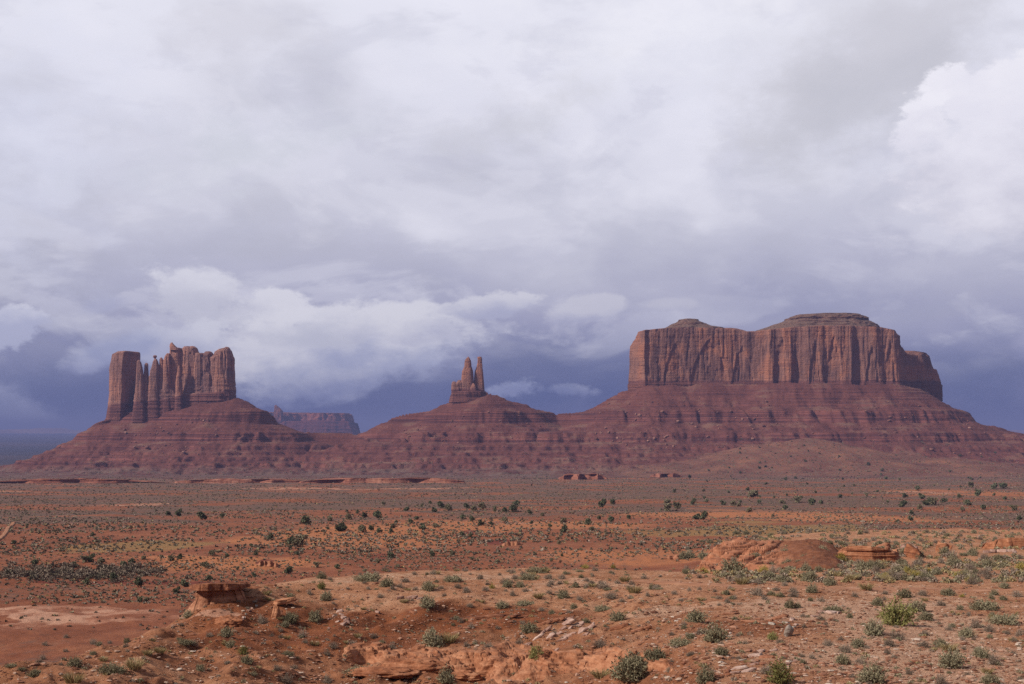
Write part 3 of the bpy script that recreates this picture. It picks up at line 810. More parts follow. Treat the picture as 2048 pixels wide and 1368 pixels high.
# ---- left butte: a square pillar, thin spires and a block of merged columns
def left_butte():
    root = empty('butte', (0, 0, 0), 'butte of joined rock columns and thin spires, with a square pillar at one end', 'butte')
    M_ = cliff_mat('butte_sandstone', 82.0 + 0.13 * 640 - 12, 0.13, (1.08, 1.06, 1.06))
    bed = lambda px: (HY - np.interp(px, [215, 270, 350, 400, 470], [800, 795, 782, 770, 764]))
    # the pillar: its plan has a sharp edge between the bright and the shaded face
    prof = [(862, 205, 270), (840, 211, 268), (821, 215, 268), (789, 217, 268.5), (760, 218, 270), (740, 218.5, 271.5), (716, 222, 272.5), (708, 224, 272.8), (704, 232, 272)]
    s = 1.0
    pr = sorted(prof, key=lambda t: -t[0])
    zs = np.array([HY - p[0] for p in pr]); z = np.linspace(zs[0], zs[-1], 110)
    xl = np.interp(z, zs, [p[1] - CX for p in pr]); xr = np.interp(z, zs, [p[2] - CX for p in pr])
    plan = resample([(0.0, 0.35), (0.02, 0.22), (0.18, 0.05), (0.40, 0.0), (0.58, -0.04), (0.63, 0.0), (0.80, 0.42), (1.0, 0.92), (0.92, 1.2), (0.5, 1.35), (0.1, 1.1)], 0.028)
    plan = smooth_loop(plan, 1)
    w = (xr - xl)[:, None]
    X = xl[:, None] + w * plan[None, :, 0]
    Y = D0 - 16 + 52 * plan[None, :, 1] + 0 * w
    Z = np.repeat(z[:, None], len(plan), 1)
    d = rock_disp(X, Y, Z, None, 1.5, bed(240), 1.0, 2.0)
    c = plan - np.array([0.5, 0.6]); c /= np.linalg.norm(c, axis=1)[:, None]
    dark = sstep(plan[:, 0], 0.60, 0.68) * (plan[:, 1] < 0.95)
    d = d * (1 - 0.75 * dark)[None]
    X = X + d * c[None, :, 0]; Y = Y + d * c[None, :, 1]
    loft('pillar', np.stack([X, Y], -1), Z, [(0.08, 1.0), (0.4, 2.2), (0.8, 2.5), (1, 2.5)], M_, root)
    T = lambda name, prof, depth, dy, **k: tower(name, prof, root, M_, depth, dy, bed=bed(prof[0][1]), **k)
    T('spire', [(721, 274, 279), (724, 272, 281), (735, 272, 283), (750, 271, 285), (770, 269, 286), (800, 267, 288), (845, 262, 292)], 11, -20, amp=0.9, seed=1.3, cap=1)
    T('spire', [(726, 290, 294.5), (729, 288.3, 295.5), (737, 287.8, 296.2), (752, 286.5, 296.5), (772, 285, 297), (800, 284, 298), (850, 280, 302)], 8, -13, amp=0.8, seed=2.6, cap=0.6)
    T('spire', [(718, 307, 312.5), (722, 305, 314), (730, 303, 316), (745, 299, 317), (765, 297, 317), (790, 295, 318), (850, 290, 322)], 12, -14, amp=1.0, seed=3.1, cap=0.8)
    cp = T('capstone', [(710.5, 307, 312), (712, 305.5, 313.5), (714.5, 306, 313), (716.5, 308, 311.5), (720, 307.5, 312)], 4, -14, amp=0.3, seed=4.2, cap=0.4, step=0.8, zstep=0.6)
    T('spire', [(716, 319.5, 323), (720, 318.6, 324.5), (735, 318, 325.5), (760, 316.5, 326.5), (790, 315, 327), (850, 312, 330)], 9, -10, amp=0.8, seed=5.0, cap=0.6)
    T('rock_column', [(707, 331, 339), (711, 328.5, 340), (722, 326, 341), (750, 325, 342), (790, 324, 344), (850, 320, 348)], 20, -4, amp=2.2, seed=6.2)
    T('rock_column', [(696, 339, 361), (700, 338, 361.5), (730, 337.3, 362), (770, 336, 363), (850, 332, 367)], 27, 12, amp=2.6, seed=7.7, nexp=4.5)
    T('knob', [(686.5, 340, 345), (689, 338.5, 347), (693, 338, 351), (696, 338.6, 354), (700, 339.5, 358)], 9, -2, amp=0.8, seed=8.1, step=1.0, zstep=0.8)
    T('rock_column', [(732, 355.5, 359), (738, 353.5, 361), (752, 352, 362), (790, 350, 364), (850, 347, 368)], 11, -20, amp=1.2, seed=9.4)
    T('rock_column', [(692.8, 366, 387), (696, 363, 390.5), (706, 361.5, 393), (740, 360, 395), (780, 358.5, 396), (850, 354, 400)], 30, 16, amp=3.0, seed=10.3, nexp=2.6)
    T('rock_column', [(706.5, 389, 405), (712, 388, 407), (760, 386, 408), (850, 383, 411)], 24, 6, amp=1.5, seed=11.9)
    T('rock_column', [(703.4, 406, 420), (708, 404.5, 423.5), (740, 403.3, 425.5), (780, 402, 427), (850, 398, 431)], 29, 8, amp=2.6, seed=12.5, nexp=2.6)
    T('rock_column', [(694, 446, 455), (696.5, 436, 457), (702, 428, 460), (712, 425, 462.5), (740, 424, 464), (780, 423, 466), (850, 419, 470)], 32, 12, amp=3.0, seed=13.8, nexp=3)
    T('rock_column', [(714, 458, 466.5), (718, 455, 467), (760, 454, 468), (800, 452, 469.5), (850, 448, 474)], 22, 16, amp=1.2, seed=14.2, nexp=4)
    wall('rock_wall', [(290, 4), (322, -4), (345, -10), (365, -6), (380, -10), (396, -8), (400, -12), (430, -12), (450, -14), (464, 2), (466, 40), (400, 52), (300, 46)], [(286, 772), (298, 752), (314, 738), (322, 724), (332, 716), (345, 706), (362, 702), (392, 712), (404, 714), (424, 716), (440, 708), (466, 722)], 830, root, M_, amp=2.2, bed=88, bed_amp=1.2, nz=80, taper=0.02, seed=15.1, step=1.3)
    wall('bedded_base', [(268, -16), (290, -20), (330, -20), (345, -18), (365, -16), (410, -22), (440, -20), (460, -10), (466, 8), (466, 50), (420, 62), (330, 56), (272, 48)],
         [(262, 792), (280, 786), (296, 782), (316, 779), (342, 778), (352, 790), (400, 787), (470, 785)], 860, root, M_, amp=1.3, bed=130, bed_amp=1.5, nz=70, taper=0.03, seed=3.3)
    # low broken ledge running down the left shoulder
    wall('shoulder_ledge', [(174, -4), (186, -18), (205, -20), (222, -14), (226, 6), (205, 12), (182, 8)], [(170, 862), (178, 857), (190, 848), (206, 842), (230, 838)], 885, root, M_, amp=1.2, bed=60, bed_amp=1.3, nz=30, taper=0.05, seed=5.9)
    return root


def twin_spires():
    root = empty('rock_spires', (0, 0, 0), 'two tall thin spires on a stepped rock base, rising alone between the two big buttes', 'rock spires')
    M_ = cliff_mat('spire_sandstone', 84.0, 0.0, (0.98, 0.94, 0.92), 0.1, 0.7)
    T = lambda name, prof, depth, dy, **k: tower(name, prof, root, M_, depth, dy, bed=82, **k)
    T('spire', [(713, 934.5, 937.5), (716, 931.5, 940), (721, 929.3, 942.2), (728, 928.8, 943.2), (732, 928.6, 943.4), (736, 927, 944.5), (742, 924.5, 946.6), (752, 923.7, 947.6), (760, 923, 947.6), (773, 922, 948.2), (800, 920, 950), (830, 916, 954)], 13, 4, amp=1.1, seed=21.0, step=1.0, zstep=1.0, nexp=2.5, cap=1)
    T('spire', [(713, 955.5, 962.5), (715, 954.5, 963.6), (717, 955.6, 963.8), (726, 955, 964), (734, 953, 964.8), (742, 950, 965.6), (762, 948, 967.6), (780, 947, 969), (800, 945, 971), (830, 940, 976)], 10, 8, amp=0.9, seed=22.5, step=1.0, zstep=1.0, nexp=3.2, cap=0.4)
    T('rock_step', [(764, 903.5, 911), (768, 902.8, 918), (790, 902, 924), (806, 900, 927), (830, 896, 930)], 14, 2, amp=1.2, seed=23.3, step=1.2, nexp=4)
    T('rock_step', [(761, 914.5, 922), (765, 912, 926), (790, 911, 928), (830, 908, 932)], 12, 4, amp=1.1, seed=24.3, step=1.2, nexp=3)
    T('rock_step', [(768, 944, 950), (775, 941, 953), (800, 938, 957), (830, 934, 960)], 12, -8, amp=1.0, seed=25.7, step=1.2)
    wall('bedded_base', [(899, 0), (905, -16), (935, -22), (962, -16), (973, 0), (970, 24), (935, 30), (905, 22)], [(895, 800), (903, 787), (920, 783), (950, 781), (975, 783)], 835, root, M_, amp=1.2, bed=90, bed_amp=1.4, nz=50, taper=0.05, seed=26.0, step=1.2)
    return root


def big_butte():
    root = empty('mesa', (0, 0, 0), 'massive flat-topped orange butte with two dark caprock mounds, on the right', 'mesa')
    M_ = cliff_mat('mesa_sandstone', 100.0, 0.0, (0.96, 0.90, 0.84), 0.22, 0.8)
    rim = [(1250, 700), (1259, 690), (1266, 678), (1272, 664), (1280, 661), (1296, 659.5), (1343, 655), (1400, 655), (1464, 657), (1486, 663.5), (1510, 663.5), (1536, 659), (1590, 654), (1640, 651), (1700, 651), (1760, 654), (1790, 660), (1803, 672), (1806, 690), (1812, 703), (1822, 710), (1838, 710), (1844, 708), (1851, 706), (1858, 712), (1863, 728), (1869, 743), (1872, 746), (1874, 739), (1876, 742), (1880, 757), (1884, 770)]
    front = [(1256, 75), (1258, 40), (1266, 22), (1284, -6), (1290, -10), (1296, -4), (1330, -2.8), (1352, 1.0), (1372, 3.4), (1420, 4.7), (1470, 7.2), (1512, 8.4), (1528, 5.9), (1536, -4.3), (1548, -7.0), (1556, -2.3), (1566, -9.1), (1582, -11.8), (1594, -6.4), (1604, -7.7), (1616, -14.5), (1640, -15.9), (1652, -9.8), (1664, -13.2), (1680, -16.6), (1704, -15.9), (1716, -9.1), (1726, -12.5), (1752, -14.5), (1770, -7.7), (1786, -10.4), (1800, -5.7), (1808, 20), (1824, 30), (1846, 34), (1860, 52), (1872, 62), (1882, 84)]
    back = [(1884, 120), (1868, 150), (1840, 150), (1812, 170), (1796, 230), (1720, 270), (1560, 260), (1420, 250), (1300, 220), (1264, 150)]
    wall('cliff', front + back, rim, 800, root, M_, arches=[(1352, 26, 684, 2.2), (1420, 40, 676, 2.8), (1486, 24, 690, 2.2), (1562, 15, 672, 3.9), (1592, 10, 690, 3.3), (1632, 14, 678, 3.3), (1668, 18, 668, 3.9), (1716, 12, 672, 3.3), (1746, 16, 690, 2.8), (1782, 14, 676, 3.3), (1838, 10, 735, 2.2)], amp=4.6, flute=0.40, bed=97, bed_amp=1.8, step=1.5, nz=105, taper=0.035, seed=31.0, smooth=3, caps=[(0.02, 0.8), (0.08, 1.5), (0.3, -4.0), (1.0, -8.0)])
    m, nt, b, P, g = new_mat('caprock', 0.95)
    beds = noise(nt, vscale(nt, P, (0.008, 0.008, 0.32)), 1.0, 5, 0.65); fine = noise(nt, P, 0.3, 6, 0.7)
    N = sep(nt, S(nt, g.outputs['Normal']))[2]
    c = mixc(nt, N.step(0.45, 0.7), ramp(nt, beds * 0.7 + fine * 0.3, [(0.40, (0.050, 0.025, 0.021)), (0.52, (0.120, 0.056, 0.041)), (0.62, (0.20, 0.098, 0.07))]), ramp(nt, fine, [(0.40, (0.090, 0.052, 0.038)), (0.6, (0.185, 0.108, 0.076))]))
    setc(nt, b, c); bump(nt, b, fine * 1.5 + beds * 2.0, 0.9, 1.5)

    def cap(levels, dy0, dyr, seed):
        # levels: (row, left column, right column) from top; stepped ledges between them
        pr = sorted(levels, key=lambda t: -t[0])
        zs = np.array([HY - p[0] for p in pr]); z = np.linspace(zs[0], zs[-1], max(24, int((zs[-1] - zs[0]) / 0.7)))
        xl = np.interp(z, zs, [p[1] - CX for p in pr]); xr = np.interp(z, zs, [p[2] - CX for p in pr])
        dep = np.interp(z, zs, np.linspace(1, 0.45, len(zs))) * dyr
        n = 340; th = np.linspace(0, 2 * math.pi, n, endpoint=False); ne = 3.0
        cs, sn = np.sign(np.cos(th)) * np.abs(np.cos(th)) ** (2 / ne), np.sign(np.sin(th)) * np.abs(np.sin(th)) ** (2 / ne)
        X = 0.5 * (xl + xr)[:, None] + 0.5 * (xr - xl)[:, None] * cs[None]
        Y = D0 + dy0 + dep[:, None] * sn[None]
        Z = np.repeat(z[:, None], n, 1)
        d = 4.5 * fbm(X / 22, Y / 22, Z / 14 + seed, 4) + (3.2 + 3.0 * pn(X / 30, seed, Z / 9)) * pn(Z / 3.2 + 0.9 * fbm(X / 45, Y / 45, seed, 3), seed, 0.5) + 1.2 * pn(Z / 1.5, seed + 3, X / 60) - 1.2
        X = X + d * cs[None] * 1.0; Y = Y + d * sn[None]
        loft('caprock', np.stack([X, Y], -1), Z, [(0.1, 0.5), (0.5, 0.8), (1, 0.8)], m, root)
    cap([(632.8, 1370, 1409), (635, 1366, 1411), (638, 1362, 1412), (642, 1354, 1424), (647, 1345, 1438), (650, 1338, 1461), (656, 1320, 1466), (662, 1300, 1480), (672, 1290, 1500)], 100, 86, 1.5)
    cap([(620.8, 1640, 1737), (623, 1608, 1742), (627, 1602, 1756), (634, 1588, 1762), (640, 1572, 1776), (645.5, 1556, 1780), (650, 1540, 1786), (657, 1526, 1793), (664, 1505, 1800), (674, 1490, 1802)], 108, 108, 4.5)
    return root


def far_mesa():
    D = 8600.0
    root = empty('mesa', (0, 0, 0), 'hazy blue distant mesa with a thumb of rock at its left end', 'mesa')
    M_ = cliff_mat('far_sandstone', 60, 0.0, (0.78, 0.56, 0.52))
    s = D / F
    wall('cliff', [(470, 100), (540, -60), (600, 40), (650, -30), (690, 0), (708, 60), (706, 400), (480, 500)], [(460, 822), (550, 826), (600, 827), (640, 826), (700, 826.5), (708, 829)], 846, root, M_, D=D, amp=12, bed=60, bed_amp=3, step=9, nz=26, taper=0.3, seed=41, smooth=1)
    wall('talus', [(440, 0), (560, -160), (650, -150), (715, -80), (732, 60), (730, 500), (450, 600)], [(440, 842), (700, 842), (735, 850)], 885, root, M_, D=D, amp=10, bed=900, bed_amp=5, step=12, nz=26, taper=0.7, seed=43, smooth=2)
    tower('rock_thumb', [(810.5, 549.5, 552.5), (812.5, 548, 555), (817, 548, 560), (822, 547.5, 564.5), (830, 547, 566), (845, 545, 568)], root, M_, 30, -40, amp=4, D=D, seed=44, step=4, zstep=4, cap=2)
    return root


def horizon_hills():
    D = 26000.0
    s = D / F
    px = np.arange(-1500, 3600, 12.0)
    top = 858 + 5 * fbm(px / 260, 0, 0, 4) + 6 * sstep(px, 60, 200) - 4 * sstep(px, 900, 1000)
    rows = []
    for k in range(7):
        t = k / 6
        rows.append(np.stack([(px - CX) * s, np.full_like(px, D - 900 + 1500 * t), (HY - (884 + (top - 884) * sstep(t, 0, 1))) * s + 20 * fbm(px / 30, t * 3, 2, 3)], -1))
    m, nt, b, P, g = new_mat('far_land')
    setc(nt, b, ramp(nt, noise(nt, P, 0.002, 4, 0.6), [(0.35, (0.16, 0.08, 0.06)), (0.65, (0.26, 0.15, 0.11))]))
    o = mesh_obj('distant_hills', np.array(rows), grid_faces(7, len(px)), m)
    tag(o, 'low dark blue distant hills along the horizon left of the buttes', 'hills', kind='structure')


left_butte(); twin_spires(); big_butte(); far_mesa(); horizon_hills()
# ------------------------------------------------------------------ rocks near the camera and on the plain
def rock_mat(name, dark, mid, pale, sc=1.0, band=0.0):
    m, nt, b, P, g = new_mat(name, 0.93)
    o = node(nt, 'ShaderNodeObjectInfo')
    rnd = S(nt, o.outputs['Random'])
    n1 = noise(nt, P, 1.3 * sc, 6, 0.65); n2 = noise(nt, P, 7.0 * sc, 5, 0.7)
    beds = noise(nt, vscale(nt, P, (0.5 * sc, 0.5 * sc, 5.0 * sc)), 1.0, 5, 0.6)
    c = ramp(nt, n1 * (0.55 - band * 0.3) + n2 * 0.25 + beds * (0.2 + band * 0.3) + (rnd - 0.5) * 0.12, [(0.38, dark), (0.5, mid), (0.62, pale)])
    setc(nt, b, c)
    bump(nt, b, n1 * 0.6 + n2 * 0.25 + beds * 0.5, 0.8, 0.22 / sc)
    return m


M_SLAB = rock_mat('pale_slab', (0.15, 0.07, 0.05), (0.32, 0.19, 0.145), (0.46, 0.33, 0.27))
M_REDSLAB = rock_mat('red_slab', (0.09, 0.032, 0.018), (0.23, 0.088, 0.045), (0.34, 0.155, 0.09))
M_SLICK = rock_mat('slickrock', (0.095, 0.030, 0.014), (0.26, 0.098, 0.047), (0.40, 0.185, 0.100), 1.1, 0.8)
M_SLICKPALE = rock_mat('pale_slickrock', (0.20, 0.075, 0.040), (0.38, 0.175, 0.100), (0.47, 0.26, 0.165), 0.7, 0.7)
M_MOUND = rock_mat('red_mound', (0.085, 0.032, 0.018), (0.135, 0.052, 0.029), (0.20, 0.085, 0.05), 0.5)
M_GREY = rock_mat('grey_stone', (0.11, 0.085, 0.068), (0.26, 0.205, 0.165), (0.42, 0.35, 0.29))
M_BOULDER = rock_mat('talus_boulder', (0.085, 0.034, 0.026), (0.19, 0.086, 0.062), (0.31, 0.165, 0.12), 0.06)
M_LEDGE = rock_mat('ledge_rock', (0.10, 0.034, 0.025), (0.24, 0.090, 0.057), (0.38, 0.18, 0.12), 0.12, 1.0)


# fast lookup table: pixel -> ground
_fx = np.arange(-420, 2480, 6.0)
_fr = np.geomspace(44, 2600, 2200)
_fth = np.arctan((_fx - CX) / F)
_fX = _fr[None] * np.sin(_fth)[:, None]; _fY = _fr[None] * np.cos(_fth)[:, None]
_fZ = gz(_fX, _fY)
_fP = np.minimum.accumulate(HY - F * _fZ / _fY, axis=1)


def on_ground_fast(px, py):
    i = int(np.clip(round((px + 420) / 6.0), 0, len(_fx) - 1))
    j = int(np.searchsorted(-_fP[i], -py))
    j = min(j, len(_fr) - 1)
    t = (px - CX) / F
    y = _fY[i, j] ; x = t * y
    return x, y, float(gz(x, y))


def slab_mesh(seed, a, b, t):
    r = np.random.default_rng(seed)
    n = 40
    k = int(r.integers(6, 9))
    ang = np.sort(r.uniform(0, 2 * math.pi, k)); rad = r.uniform(0.75, 1.1, k)
    poly = np.stack([np.cos(ang) * a * rad, np.sin(ang) * b * rad], -1)
    P = smooth_loop(resample(poly, np.hypot(*(np.roll(poly, -1, 0) - poly).T).sum() / n), 1)
    c = P.mean(0); P = P - c
    lv = [(0.86, -0.5), (0.98, -0.3), (1.0, 0.1), (0.93, 0.14), (0.95, 0.42), (0.9, 0.5), (0.6, 0.56), (0.25, 0.58), (0.0, 0.58)]
    V = []
    for sc, z in lv:
        q = P * sc
        w = 0.12 * min(a, b) * fbm(q[:, 0] / a * 1.6 + seed, q[:, 1] / b * 1.6, z, 3) * (sc > 0.5)
        l = np.hypot(q[:, 0], q[:, 1])[:, None] + 1e-6
        q = q + q / l * w[:, None]
        zz = z * t + 0.16 * t * fbm(q[:, 0] / a * 2, q[:, 1] / b * 2, seed, 3) * (sc < 0.99)
        V.append(np.concatenate([q, zz[:, None] if np.ndim(zz) else np.full((len(q), 1), zz)], 1))
    V = np.array(V)
    nn = V.shape[1]
    return V.reshape(-1, 3), grid_faces(len(lv), nn, True)


def rock_mesh(seed, planes=16, sub=20):
    """an angular boulder, about 1 wide: a ball cut back by random planes"""
    r = np.random.default_rng(seed)
    th = np.linspace(0, 2 * math.pi, sub, endpoint=False); ph = np.linspace(-math.pi / 2, math.pi / 2, sub // 2 + 2)
    d = np.stack([np.cos(ph)[:, None] * np.cos(th), np.cos(ph)[:, None] * np.sin(th), np.repeat(np.sin(ph)[:, None], sub, 1)], -1)
    nrm = r.normal(size=(planes, 3)); nrm /= np.linalg.norm(nrm, axis=1)[:, None]
    off = r.uniform(0.34, 0.5, planes)
    dots = d @ nrm.T
    rad = np.min(np.where(dots > 0.08, off / np.maximum(dots, 0.08), 9), axis=-1)
    rad = np.minimum(rad, 0.56) * (1 + 0.05 * fbm(d[..., 0] * 3 + seed, d[..., 1] * 3, d[..., 2] * 3, 3))
    V = d * rad[..., None] * np.array([1.0, r.uniform(0.65, 0.95), r.uniform(0.5, 0.85)])
    return V.reshape(-1, 3), grid_faces(sub // 2 + 2, sub, True)


def put(o, px, py, dz=0.0, yaw=0.0, tilt=(0, 0)):
    x, y, z = on_ground(px, py)
    o.location = (x, y, z + dz)
    o.rotation_euler = (tilt[0], tilt[1], yaw)
    return y


def c5(x, y): return (x / 2.926, 940 + y / 2.926)
def c6(x, y): return (680 + x / 2.926, 940 + y / 2.926)
def c7(x, y): return (1348 + x / 2.926, 940 + y / 2.926)


_slabn = 0
def slab(pos, wpx, dep, th, mat, label, group=None, yaw=0.0, tilt=(0.12, -0.1), name='flat_rock'):
    """a flat slab: wpx = width in photograph pixels, dep = depth / width, th = thickness / width"""
    global _slabn
    _slabn += 1
    px, py = pos
    x, y, z = on_ground(px, py)
    a = wpx * y / F / 2
    V, f = slab_mesh(100 + _slabn, a, a * dep, 2 * a * th)
    o = mesh_obj(name, V, f, mat)
    put(o, px, py, a * th * 0.55, yaw, tilt)
    return tag(o, label, 'rock', group)


def bulge(pos, wpx, hpx, depth, mat, label, group=None, yaw=0.0, seed=1, name='sandstone_bulge', cat='rock outcrop', lean=0.0):
    """a smooth rounded bulge of bedded rock, half buried"""
    px, py = pos
    x, y, z = on_ground(px, py)
    a = wpx * y / F / 2; h = hpx * y / F; b = a * depth
    nt_, np_ = 96, 40
    th = np.linspace(0, 2 * math.pi, nt_, endpoint=False); ph = np.linspace(-0.5, math.pi / 2, np_)
    c_ = np.abs(np.cos(ph)) ** 0.95
    ux = c_[:, None] * np.cos(th); uy = c_[:, None] * np.sin(th); uz = np.repeat(np.sin(ph)[:, None], nt_, 1)
    d = 1 + 0.22 * fbm(ux * 1.5 + seed, uy * 1.5, uz * 1.5, 4) + 0.06 * pn(uz * 9 + 1.0 * fbm(ux * 1.2, uy * 1.2, seed, 2), seed, 0.3) + 0.10 * ridged(ux * 2 + seed, uy * 2, uz, 3) - 0.08
    V = np.stack([ux * a * d, uy * b * d, uz * h * d], -1)
    o = mesh_obj(name, V.reshape(-1, 3), grid_faces(np_, nt_, True), mat)
    o.location = (x, y + b * 0.5, z - h * 0.05)
    o.rotation_euler = (0, lean, yaw)
    return tag(o, label, cat, group)


def outcrop_patch():
    """bulging slickrock and a smooth dark mound on the face of the hill beyond the bench"""
    px = np.arange(1392, 1700, 0.8); t = np.linspace(0, 1, 150)
    PX, T_ = np.meshgrid(px, t)
    d0 = np.interp(px, [1392, 1420, 1520, 1600, 1700], [147, 146, 144, 142, 141])
    d1 = np.interp(px, [1392, 1420, 1450, 1520, 1600, 1700], [166, 180, 186, 182, 176, 178])
    Yd = d0[None] + (d1 - d0)[None] * T_
    X = (PX - CX) / F * Yd
    base = gz(X, Yd)
    s_ = 155.0 / F
    a = (PX - 1400) * s_; e = (Yd - 141.0)
    p_ = a * 0.80 - e * 0.42; q_ = a * 0.42 + e * 0.80              # lobes lean up to the right
    lob = np.abs(pn(p_ / 2.4 + 0.35 * fbm(a / 4, e / 6, 3, 2), q_ / 11, 1.5)) ** 0.7
    lob2 = np.abs(pn(p_ / 1.0 + 9, q_ / 4, 4.5)) ** 0.8
    left = 1 - sstep(PX + 10 * fbm(e / 5, a / 5, 2, 2), 1528, 1604)
    rise = left * (0.10 + 1.15 * lob + 0.45 * lob2 + 0.16 * pn((base + lob) * 4 + 0.6 * fbm(a / 3, e / 3, 1, 2), 3, a / 9))
    dm = np.hypot((PX - 1622) / 66, (T_ - 0.42) / 0.55)
    mound = np.clip(1 - dm ** 2, 0, 1) ** 0.7
    rise = rise + (1 - left) * mound * (0.85 + 0.3 * fbm(a / 4, e / 4, 5, 3))
    tr = np.floor((base + rise) / 0.30 + 0.5 * fbm(a / 5, e / 5, 8, 2)) * 0.30 - (base + rise)
    rise = rise + left * 0.55 * tr + 0.07 * fbm(a * 1.5, e * 1.5, 2, 3)
    edge = np.minimum(np.minimum(sstep(PX, 1392, 1404), 1 - sstep(PX, 1684, 1699)), np.minimum(sstep(T_, 0, 0.07), 1 - sstep(T_, 0.80, 1)))
    Z = base + rise * edge - 0.3 * (1 - edge) - 0.05
    m, nt, b, P, g = new_mat('outcrop_rock', 0.93)
    n1 = noise(nt, P, 0.9, 6, 0.65); n2 = noise(nt, P, 5.0, 5, 0.7)
    beds = noise(nt, vscale(nt, P, (0.25, 0.25, 4.0)), 1.0, 5, 0.6)
    c1 = ramp(nt, n1 * 0.4 + beds * 0.35 + n2 * 0.25, [(0.38, (0.185, 0.062, 0.030)), (0.5, (0.31, 0.120, 0.062)), (0.62, (0.42, 0.20, 0.115))])
    c2 = ramp(nt, n1 * 0.5 + n2 * 0.5, [(0.38, (0.105, 0.036, 0.018)), (0.5, (0.165, 0.060, 0.030)), (0.62, (0.23, 0.095, 0.05))])
    c2 = mixc(nt, n2.step(0.64, 0.72) * 0.5, c2, (0.33, 0.2, 0.14))
    setc(nt, b, mixc(nt, attr(nt, 'left'), c2, c1))
    bump(nt, b, n1 * 0.6 + n2 * 0.25 + beds * 0.3, 0.8, 0.3)
    o = mesh_obj('rock_outcrop', np.stack([X, Yd, Z], -1), grid_faces(len(t), len(px)), m)
    set_attr(o, 'left', left * sstep(lob * 1.2 + 0.3 * fbm(a / 2, e / 2, 6, 3), -0.1, 0.25))
    tag(o, 'rounded outcrop of bulging orange slickrock with a smooth dark mound at its right', 'rock outcrop')


def slickrock_ledge():
    """a long swelling ledge of bare orange slickrock along the bottom of the slope"""
    px = np.arange(676, 1362, 1.0)
    top = np.interp(px, [676, 760, 800, 860, 905, 980, 1060, 1120, 1180, 1250, 1300, 1362], [1302, 1296, 1306, 1302, 1304, 1310, 1305, 1316, 1308, 1312, 1322, 1330])
    bot = np.interp(px, [676, 760, 860, 940, 1000, 1080, 1160, 1260, 1362], [1318, 1326, 1344, 1350, 1362, 1352, 1342, 1344, 1340])
    d1 = np.array([on_ground_fast(p, t_)[1] for p, t_ in zip(px, top)]); d0 = np.array([on_ground_fast(p, t_)[1] for p, t_ in zip(px, bot)])
    d1 = gblur(d1, 8, 0); d0 = gblur(d0, 8, 0)
    t = np.linspace(-0.25, 1.5, 120)
    T_ = np.repeat(t[:, None], len(px), 1); PX = np.repeat(px[None], len(t), 0)
    Yd = d0[None] + (d1 - d0)[None] * T_
    X = (PX - CX) / F * Yd
    base = gz(X, Yd)
    lob = np.abs(pn(X / 2.3 + 0.5 * fbm(Yd / 3, X / 4, 2, 2), Yd / 9, 3.5)) ** 0.6
    lob2 = np.abs(pn(X / 0.9 + 3, Yd / 2.2, 6.5)) ** 0.7
    prof = sstep(T_, -0.2, 0.35) * (1 - sstep(T_, 0.7, 1.45))
    rise = prof * (0.10 + 0.62 * lob + 0.2 * lob2)
    rise = rise + prof * 0.07 * pn((base + rise) * 9 + 0.8 * fbm(X / 2, Yd / 2, 1, 2), 4, X / 5) + 0.03 * fbm(X * 3, Yd * 3, 2, 3)
    tr = np.floor((base + rise) / 0.17 + 0.6 * fbm(X / 2, Yd / 2, 8, 2)) * 0.17 - (base + rise)
    rise = rise + prof * 0.6 * tr - prof * 0.14 * np.exp(-(pn(X / 1.3 + 0.6 * fbm(X, Yd, 4, 2), Yd / 5, 8.5) / 0.05) ** 2)
    edge = np.minimum(sstep(PX, 676, 700), 1 - sstep(PX, 1330, 1362)) * np.minimum(sstep(T_, -0.25, -0.05), 1 - sstep(T_, 1.2, 1.5))
    Z = base + rise * edge - 0.12 * (1 - edge) - 0.04
    o = mesh_obj('slickrock_ledge', np.stack([X, Yd, Z], -1), grid_faces(len(t), len(px)), M_SLICK)
    tag(o, 'long swelling ledge of bare orange slickrock along the bottom of the red slope', 'rock ledge')


